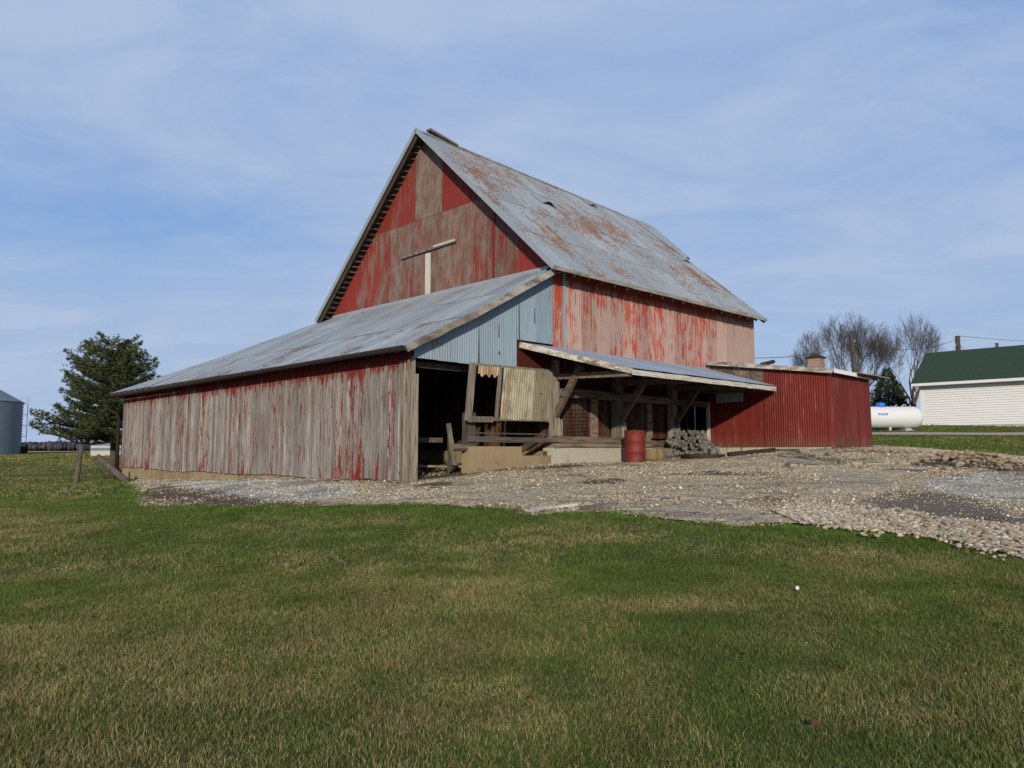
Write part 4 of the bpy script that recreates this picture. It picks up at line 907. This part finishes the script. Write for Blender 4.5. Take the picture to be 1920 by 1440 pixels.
def pine():
    root = empty('pine_tree', atY(211, 903, 33)); root.location.z = gz(root.location.x, 33) - .05
    tag(root, 'dark green pine with a broken rounded crown behind the lean-to corner', 'tree')
    H = 6.4; tk = MB(); tk.tube([(0, 0, 0), (.02, 0, 1), (-.03, 0, 2.2), (.05, 0, 3.6), (.12, 0, 4.9), (.15, 0, 5.75)], [.20, .17, .15, .11, .06, .02], 10); lf = MB()
    prof = [(1.55, 2.5), (1.9, 3.3), (2.6, 3.05), (3.4, 2.6), (4.1, 2.5), (4.8, 2.0), (5.4, 1.45), (6.0, .85), (6.4, .3)]
    def rad(z):
        for (z0, r0), (z1, r1) in zip(prof, prof[1:]):
            if z0 <= z <= z1: return r0 + (r1 - r0) * (z - z0) / (z1 - z0)
        return .3
    lv = [1.75 + i * .30 for i in range(14)]
    for z in lv:
        nb = 9 if z < 5.2 else 6
        a0 = rng.uniform(0, 6.28)
        for i in range(nb):
            az = a0 + 2 * math.pi * i / nb + rng.uniform(-.3, .3); R_ = rad(z) * rng.uniform(.6, 1.04)
            if math.cos(az) > .3: R_ *= .78
            up = .0 + .42 * max(0, (z - 2.2) / 4); zj = z + rng.uniform(-.12, .12)
            d = Vector((math.cos(az), math.sin(az), 0)); pts = []
            for k in range(6):
                t = k / 5; pts.append(Vector((0, 0, zj)) + d * R_ * t + Vector((rng.uniform(-.04, .04), rng.uniform(-.04, .04), R_ * (up * t - .07 * math.sin(t * 3.1) + .10 * t ** 3))))
            tk.tube(pts, [.045 * (1 - .85 * k / 5) * (R_ / 2 + .3) for k in range(6)], 5)
            ns = int(R_ * 25)
            for s in range(ns):
                t = .18 + .82 * (s + rng.random()) / ns; k = min(4, int(t * 5)); c = pts[k].lerp(pts[k + 1], t * 5 - k)
                wdt = R_ * .32 * math.sin(min(1, (1.06 - t) * 1.6) * 1.57) + .06; side = rng.uniform(-1, 1)
                e = c + Vector((-d.y, d.x, 0)) * side * wdt + d * abs(side) * wdt * .5 + Vector((0, 0, rng.uniform(-.02, .16) + .05))
                if rng.random() < .4: tk.tube([c, e], [.012, .006], 3, cap=False)
                for m in range(3):
                    f = rng.uniform(.45, 1.05); tufts(lf, c.lerp(e, f) + Vector((rng.gauss(0, .04), rng.gauss(0, .04), rng.gauss(.02, .03))), 11, .105, rng.random() ** 1.4, Vector((d.x * .4, d.y * .4, .4)))
    part('trunk', tk, M['bark'], root); part('crown', lf, M['pine'], root)
pine()
def spruce(p, H, Rb):
    root = empty('spruce_tree', p); tag(root, 'small dense conical spruce behind the white tank', 'tree'); tk = MB(); tk.tube([(0, 0, 0), (0, 0, H * .98)], [.12, .01], 8); lf = MB()
    for i in range(6500):
        z = .1 + H * .98 * (1 - rng.random() ** .5); R_ = Rb * max(0, 1 - z / H) ** .85 + .04; az = rng.uniform(0, 6.28); rr = R_ * rng.uniform(.55, 1.0) * (1 + .16 * math.sin(az * 7 + z * 3) + .10 * math.sin(z * 14))
        c = Vector((rr * math.cos(az), rr * math.sin(az), z - rr * .12)); tufts(lf, c, 10, .15, rng.random() ** 1.5, Vector((math.cos(az), math.sin(az), .3)))
    part('trunk', tk, M['bark'], root); part('crown', lf, M['spruce'], root)
p = atY(1668, 800, 50); spruce(Vector((p.x, 50, gz(p.x, 50) - .3)), 4.3, 1.95)
def bare_tree(p, H, spread, seed, label, lean=0, fork=.22, nlead=6, r0=.26, cw=.45, lm=8):
    q = random.Random(seed); root = empty('bare_tree', p); tag(root, label, 'tree'); tk = MB(); tw = MB()
    cz = H * .60; rz_ = H * .42; rx_ = H * cw
    def out(c): return (c.x / rx_) ** 2 + (c.y / rx_) ** 2 + ((c.z - cz) / rz_) ** 2 > 1 and c.z > cz * .7
    def grow(c, d, L, r, lvl):
        if out(c): return
        n = 3; pts = [c]; rs = [r]; dd = d.copy()
        for i in range(n):
            dd = (dd + Vector((q.gauss(0, .12), q.gauss(0, .12), q.gauss(.05, .07)))).normalized(); c = c + dd * L / n; pts.append(c); rs.append(r * (1 - .38 * (i + 1) / n))
        (tk if lvl < 3 else tw).tube(pts, rs, 6 if lvl < 2 else (4 if lvl < 4 else 3), cap=False)
        if lvl >= lm: return
        m = q.choice((2, 3, 3))
        for i in range(m):
            az = q.uniform(0, 6.28); o = dd.orthogonal().normalized(); o.rotate(Quaternion(dd, az)); an = q.uniform(.22, .62) if i else q.uniform(.05, .25)
            nd = (dd * math.cos(an) + o * math.sin(an)); nd.z += .06; nd.normalize(); t = 1 if i == 0 else q.uniform(.45, 1); k = min(n - 1, int(t * n)); cc = pts[k].lerp(pts[k + 1], t * n - k) if t < 1 else pts[-1]
            grow(cc, nd, L * q.uniform(.70, .88), max(.007, rs[-1] * (.86 if i == 0 else .66)), lvl + 1)
    b = Vector((0, 0, H * fork)); tk.tube([Vector((0, 0, -.4)), Vector((.03, 0, H * fork * .5)), b], [r0 * 1.15, r0, r0 * .85], 9)
    for i in range(nlead):
        az = 6.28 * i / nlead + q.uniform(-.3, .3); an = q.uniform(.3, .95) * spread if i else .05
        grow(b - Vector((0, 0, q.uniform(0, .1) * H)), Vector((math.sin(an) * math.cos(az) + lean, math.sin(an) * math.sin(az), math.cos(an))).normalized(), H * .235, r0 * q.uniform(.4, .55), 1)
    part('trunk', tk, M['bark'], root); part('crown', tw, M['twig'], root)
p = atY(1592, 800, 60); bare_tree(Vector((p.x, 60, gz(p.x, 60))), 9.0, 1.15, 5, 'broad bare deciduous tree behind the red shed and the tall pole', nlead=8, fork=.18, cw=.44, r0=.30)
p = atY(1716, 800, 58); bare_tree(Vector((p.x, 58, gz(p.x, 58))), 8.7, .62, 8, 'narrower bare tree between the spruce and the white garage', fork=.24, nlead=6, r0=.17, cw=.23, lm=7)

# grain bin, far left
gb = empty('grain_bin', (-52.75, 75, gz(-52.75, 75) - .1), R(33)); tag(gb, 'galvanised ribbed grain bin cut by the left edge of the picture', 'grain bin')
mb = MB(); RB = 4.0; Hb = 5.4; prof = []
for i in range(37): z = i * .15; prof.append((RB + .045 * (1 if i % 2 else -1), z))
mb.lathe(prof, sides=72); part('wall', mb, M['steel'], gb)
mb = MB(); mb.lathe([(RB + .12, Hb - .04), (RB + .1, Hb), (.5, Hb + 2.1), (.45, Hb + 2.25), (0, Hb + 2.3)], sides=36, sm=False); part('roof', mb, M['steel'], gb)
mb = MB()
lx = RB + .38
for dy in (-.2, .2): mb.tube([(lx, dy, .6), (lx, dy, Hb + .2)], .03, 5)
for i in range(17): mb.tube([(lx, -.2, .7 + i * .3), (lx, .2, .7 + i * .3)], .015, 4)
for i in range(5): mb.beam((RB, -.25, .9 + i * 1.1), (lx + .05, -.25, .9 + i * 1.1), .05, .05)
mb.tube([(lx, 0, Hb + .2), (lx - .1, 0, Hb + .55), (lx - .5, 0, Hb + .5), (lx - .7, 0, Hb + .2)], .03, 6); part('ladder', mb, M['galv'], gb)
mb = MB(); mb.box(RB, RB + .55, -.4, .4, .3, 1.0); mb.tube([(RB + .3, -.45, .35), (RB + .3, .1, .35)], .3, 14); part('fan', mb, M['black'], gb)
# small metal store behind the pine
ms = empty('storage_bin', (-31.5, 60, gz(-31.5, 60) + .0)); tag(ms, 'little pale store with blue band half hidden behind the pine trunk', 'store')
mb = MB(); mb.box(-.9, 1.4, -1, 1, 0, 1.25); part('wall', mb, M['dustw'], ms)
mb = MB(); mb.box(-.93, 1.43, -1.03, -1.004, .42, .62); mb.box(-.93, 1.43, -1.03, -1.004, .8, 1.0); part('band', mb, M['steel'], ms)
mb = MB(); mb.hexa([(-1, -1.1, 1.252), (1.5, -1.1, 1.252), (1.5, 1.1, 1.252), (-1, 1.1, 1.252), (0, -.2, 1.85), (.5, -.2, 1.85), (.5, .2, 1.85), (0, .2, 1.85)]); part('roof', mb, M['dust'], ms)

# ------------------------------------------------------------------ right: tank, garage, poles
TY = 37.0; tz = EZ + (846 - 785.5) / F * TY
tank = empty('propane_tank', (17.6, TY, tz - .52)); tag(tank, 'long white propane tank with blue dome cap beside the red shed', 'tank')
mb = MB(); rT = .53; n = 10; sd_ = 32; prof = [(-2.35 - .0 - rT * .85 * math.cos(t), rT * math.sin(t)) for t in np.linspace(0, math.pi / 2, n)] + [(1.8 + rT * .85 * math.cos(t), rT * math.sin(t)) for t in np.linspace(math.pi / 2, 0, n)]
b0 = len(mb.v)
for x_, r_ in prof:
    for i in range(sd_): t = 2 * math.pi * i / sd_; mb.v.append((x_, max(r_, .002) * math.cos(t), .53 + max(r_, .002) * math.sin(t)))
for k in range(len(prof) - 1):
    for i in range(sd_): j = (i + 1) % sd_; mb.face((b0 + k * sd_ + i, b0 + (k + 1) * sd_ + i, b0 + (k + 1) * sd_ + j, b0 + k * sd_ + j), .5, 0, True)
part('vessel', mb, M['tank'], tank)
mb = MB(); mb.lathe([(.20, 1.03), (.22, 1.06), (.22, 1.17), (.19, 1.23), (.10, 1.255), (0, 1.26)], (.25, 0, 0), 24); part('dome', mb, M['blueplastic'], tank)
mb = MB()
for x_ in (1.0, 1.3): mb.tube([(x_, 0, 1.05), (x_, 0, 1.12), (x_ + .06, 0, 1.14)], .015, 6)
mb.tube([(1.35, 0, 1.06), (1.37, 0, 1.15), (1.47, 0, 1.15), (1.49, 0, 1.06)], .015, 6); part('valve', mb, M['tank'], tank)
for x_ in (.55, 1.5, -1.6):
    mb = MB(); mb.box(x_ - .06, x_ + .06, -.3, .3, -.25, .06) if x_ != 1.5 else mb.hexa([(x_ - .35, -.5, -.2), (x_ + .25, -.5, -.2), (x_ + .25, .3, -.2), (x_ - .35, .3, -.2), (x_ - .2, -.3, -.02), (x_ + .05, -.3, -.02), (x_ + .05, .3, .1), (x_ - .2, .3, .1)]); part('foot', mb, M['foot'], tank)
mb = MB(); yy = -.525; lz = .62                        # blue lettering mark on the side
def lm(x0, x1, z0, z1): mb.box(x0, x1, yy - .006, yy + .02, z0, z1)
X0 = -.10
lm(X0, X0 + .14, lz, lz + .03); lm(X0, X0 + .14, lz + .07, lz + .10); lm(X0, X0 + .03, lz + .031, lz + .069)
mb.hexa([(X0 + .16, yy - .006, lz), (X0 + .28, yy - .006, lz), (X0 + .28, yy + .02, lz), (X0 + .16, yy + .02, lz), (X0 + .21, yy - .006, lz + .10), (X0 + .23, yy - .006, lz + .10), (X0 + .23, yy + .02, lz + .10), (X0 + .21, yy + .02, lz + .10)])
lm(X0 + .30, X0 + .44, lz, lz + .03); lm(X0 + .30, X0 + .44, lz + .07, lz + .10); lm(X0 + .41, X0 + .44, lz + .031, lz + .069); part('lettering', mb, M['blueplastic'], tank)
# garage
gx, gy = 22.5, 42.0; gzb = 2.93; gar = empty('garage', (gx, gy, gzb), RZ); tag(gar, 'long white garage with lap siding and dark green roof', 'garage')   # local x = b, y = a
LG = 14; hw = 2.28; dg = 5.2
mb = MB(); nl = 18
for side in (0,):
    for i in range(nl):
        z0 = hw * i / nl; z1 = hw * (i + 1) / nl
        mb.hexa([(-.036, -LG, z0), (-.036, 0, z0), (.05, 0, z0), (.05, -LG, z0), (-.003, -LG, z1), (-.003, 0, z1), (.05, 0, z1), (.05, -LG, z1)], .5)
mb.box(.05, dg, -.03, 0, 0, hw); mb.box(.05, dg, -LG, -LG + .03, 0, hw); mb.box(dg, dg + .03, -LG, 0, 0, hw)
mb.poly([(0, 0, hw), (dg, 0, hw), (dg / 2, 0, hw + 2.1)]); mb.poly([(0, -LG, hw), (dg, -LG, hw), (dg / 2, -LG, hw + 2.1)])
mb.box(-.045, .0, -.12, .01, 0, hw); part('wall', mb, M['white'], gar)
mb = MB()
rdx = 2.25; rdz = 1.95
for sg in (0, 1):
    f = (lambda x: x) if sg == 0 else (lambda x: 2 * rdx - x)
    mb.hexa([(f(-.45), -LG - .3, hw - .05), (f(-.45), .3, hw - .05), (f(rdx), .3, hw + rdz - .06), (f(rdx), -LG - .3, hw + rdz - .06), (f(-.45), -LG - .3, hw + .03), (f(-.45), .3, hw + .03), (f(rdx), .3, hw + rdz + .03), (f(rdx), -LG - .3, hw + rdz + .03)])
part('roof', mb, M['green_roof'], gar)
mb = MB(); mb.box(-.49, -.455, -LG - .3, .3, hw - .12, hw + .02); mb.box(-.45, .0, -LG, .28, hw - .12, hw - .09); part('fascia', mb, M['white'], gar)
mb = MB(); mb.box(-.02, dg, -LG, .0, -.5, -.002); part('foundation', mb, M['pale_conc'], gar)
def pole(u, vtop, Y, r, label, lean=0.0, arm=False):
    t = atY(u, vtop, Y); g_ = gz(t.x, Y); root = empty('utility_pole', (t.x - lean, Y, g_)); tag(root, label, 'pole'); mb = MB(); h = t.z - g_
    mb.tube([(-lean * .0, 0, -.3), (lean * .5, 0, h / 2), (lean, 0, h)], [r * 1.15, r, r * .85], 10); part('shaft', mb, M['pole'], root)
    if arm:
        mb = MB(); mb.beam((lean - .15, 0, h - .35), (lean + .75, 0, h - .75 + .5), .07, .07); mb.tube([(lean + .1, -.15, h - .7), (lean + .35, -.15, h - .95), (lean + .45, -.15, h - 1.3)], .03, 5); mb.tube([(lean - .05, -.1, h - .5), (lean - .35, -.1, h - .9), (lean - .5, -.1, h - 1.5)], .025, 5); part('bracket', mb, M['galv'], root)
        mb = MB()
        for dx in (-.2, .25): mb.tube([(lean + dx, 0, h - .1), (lean + dx, 0, h - .02)], .05, 8)
        part('insulator', mb, M['foot'], root)
    return Vector((t.x, Y, t.z))
t1 = pole(1596, 628, 48, .17, 'thick plain pole in front of the broad bare tree', lean=-.35)
t2 = pole(1795, 630, 56, .19, 'pole with bracket and cables rising behind the green roof', lean=-.1, arm=True)
t3 = pole(1869, 643, 62, .14, 'short pole top just showing over the green ridge')
mr = empty('mast', atY(1584, 780, 49)); tag(mr, 'thin rusty lattice mast left of the thick pole', 'mast'); mb = MB(); ht = atY(1584, 608, 49).z - mr.location.z
for dx, dy in ((-.09, 0), (.09, 0), (0, .12)): mb.tube([(dx, dy, -1), (dx * .6, dy * .6, ht)], .015, 4)
for i in range(28): z = i * ht / 28; mb.tube([(-.09 if i % 2 else .09, 0, z), (.09 if i % 2 else -.09, 0, z + ht / 28)], .01, 3)
part('lattice', mb, M['rust'], mr)
def wire(a, b, sag, label, r=.016):
    mb = MB(); n = 14; pts = [a.lerp(b, i / n) - a - Vector((0, 0, sag * 4 * (i / n) * (1 - i / n))) for i in range(n + 1)]; mb.tube(pts, r, 4, cap=False); tag(mb.build('overhead_wire', M['wire'], loc=a), label, 'wire', 'overhead wires')
wire(W(15.8, .05, 5.0), t1 - Vector((0, 0, .5)), .25, 'wire from the barn corner to the thick plain pole')
wire(t1 - Vector((0, 0, .45)), t2 - Vector((.2, 0, .3)), .6, 'wire drooping between the two tall poles')
wire(t2 + Vector((.2, 0, 0)), atY(2050, 643, 70), .15, 'wire leaving the bracket pole to the right edge')
# far woodland
mb_v = []; mb_f = []; N = 18000; xw = npr.uniform(-520, 300, N); yw = npr.uniform(470, 540, N); hw_ = 1.9 + 1.0 * vnoise(xw, yw * 0, 25, 3) + .7 * vnoise(xw, yw * 0, 7, 5)
v = IV[None] * npr.uniform(.7, 1.3, (N, 12, 1)) * np.stack([npr.uniform(.5, 1.5, N), npr.uniform(1, 3, N), hw_ * npr.uniform(.4, 1.15, N)], -1)[:, None, :]
co = (v + np.stack([xw, yw, np.full(N, 1.0) + hw_ * .9], -1)[:, None, :]).reshape(-1, 3); t = (IF[None] + (np.arange(N) * 12)[:, None, None]).reshape(-1, 3)
M['wood'] = material('woodland', lambda g: (g.attr('col', 'Color'), None), 1, spec=0)
tag(np_mesh('woodland', co, None, M['wood'], tris=t, cols=np.repeat(palette(N, [(.085, .08, .10), (.105, .09, .105), (.07, .075, .09)]), 12, 0)), 'bare brownish purple woods along the far left horizon', 'woods', kind='stuff')
for i, (u, v, lb) in enumerate([(1530, 1378, 'red brown leaf lying low in the front lawn near the bottom edge'), (1823, 1274, 'brown leaf in the lawn near the right edge'), (1395, 1240, 'pinkish brown leaf in the middle of the right lawn'), (992, 1328, 'dull brown leaf near the bottom centre of the lawn'), (1297, 1200, 'dark leaf below the dry patch in the lawn')]):
    p = ground(u, v); mb = MB(); s = .03; mb.hexa([(-s, -s * .5, 0), (0, -s * .8, .012), (s, -.01, 0), (0, s * .7, .014), (-s, -s * .5, .003), (0, -s * .8, .016), (s, -.01, .003), (0, s * .7, .018)])
    o = mb.build('fallen_leaf', M['leaf'], loc=p + Vector((0, 0, .045))); o.rotation_euler = (.3, .2, i); tag(o, lb, 'leaf', 'fallen leaves on the lawn')

# ------------------------------------------------------------------ sky
wd = bpy.data.worlds.new('World'); S.world = wd; wd.use_nodes = True; g = G(wd.node_tree); bg = wd.node_tree.nodes['Background']
sky = g.node('ShaderNodeTexSky', sky_type='NISHITA'); sky.sun_disc = False; sky.sun_elevation = R(SUN_ELEV); sky.sun_rotation = math.atan2(SUN_DIR.x, SUN_DIR.y)
sky.air_density = 1.0; sky.dust_density = 1.0; sky.ozone_density = 1.5
d = g.node('ShaderNodeTexCoord').outputs['Generated']; s3 = g.sep(d)
den = g.m('ADD', g.m('MAXIMUM', s3[2], 0), .16)
pv = g.node('ShaderNodeCombineXYZ', {0: g.m('DIVIDE', s3[0], den), 1: g.m('DIVIDE', s3[1], den), 2: 0.0}).outputs[0]
n1 = g.noise(g.mapv(pv, (.55, 1.0, 1), (3.1, 1.4, 0), (0, 0, R(-20))), 1, 6, .55, .35)
n2 = g.noise(g.mapv(pv, (1.2, 2.0, 1), (7.7, 4.2, 0), (0, 0, R(35))), 1.1, 8, .62, .8)
def gap(x0, z0, sx, sz):
    e = g.m('ADD', g.m('POWER', g.m('ABSOLUTE', g.m('DIVIDE', g.m('SUBTRACT', s3[0], x0), sx)), 2.0), g.m('POWER', g.m('ABSOLUTE', g.m('DIVIDE', g.m('SUBTRACT', s3[2], z0), sz)), 2.0))
    return g.m('EXPONENT', g.mul(e, -1.0))
gp_ = g.m('ADD', g.mul(gap(-.40, .265, .26, .075), .19), g.m('ADD', g.mul(gap(.42, .16, .42, .055), .13), g.mul(gap(-.5, .12, .2, .05), .05)))
raw = g.m('SUBTRACT', g.add(g.mul(n1, .65), g.mul(n2, .35)), gp_)
cl = g.step(raw, .13, .57)
cl = g.m('MULTIPLY_ADD', cl, .92, g.mul(g.step(s3[2], .12, .0), .45), clamp=True)
base = g.mix(g.step(s3[2], .35, .02), (1.2, 2.75, 6.0), (2.7, 3.85, 5.8))
base = g.mix(.75, sky.outputs[0], base)
cc = g.mix(g.step(n2, .35, .65), (3.1, 4.05, 5.9), (3.65, 4.45, 6.0))
c = g.mix(cl, base, cc)
g.l.new(c, bg.inputs['Color']); bg.inputs['Strength'].default_value = .15
S.render.engine = 'CYCLES'
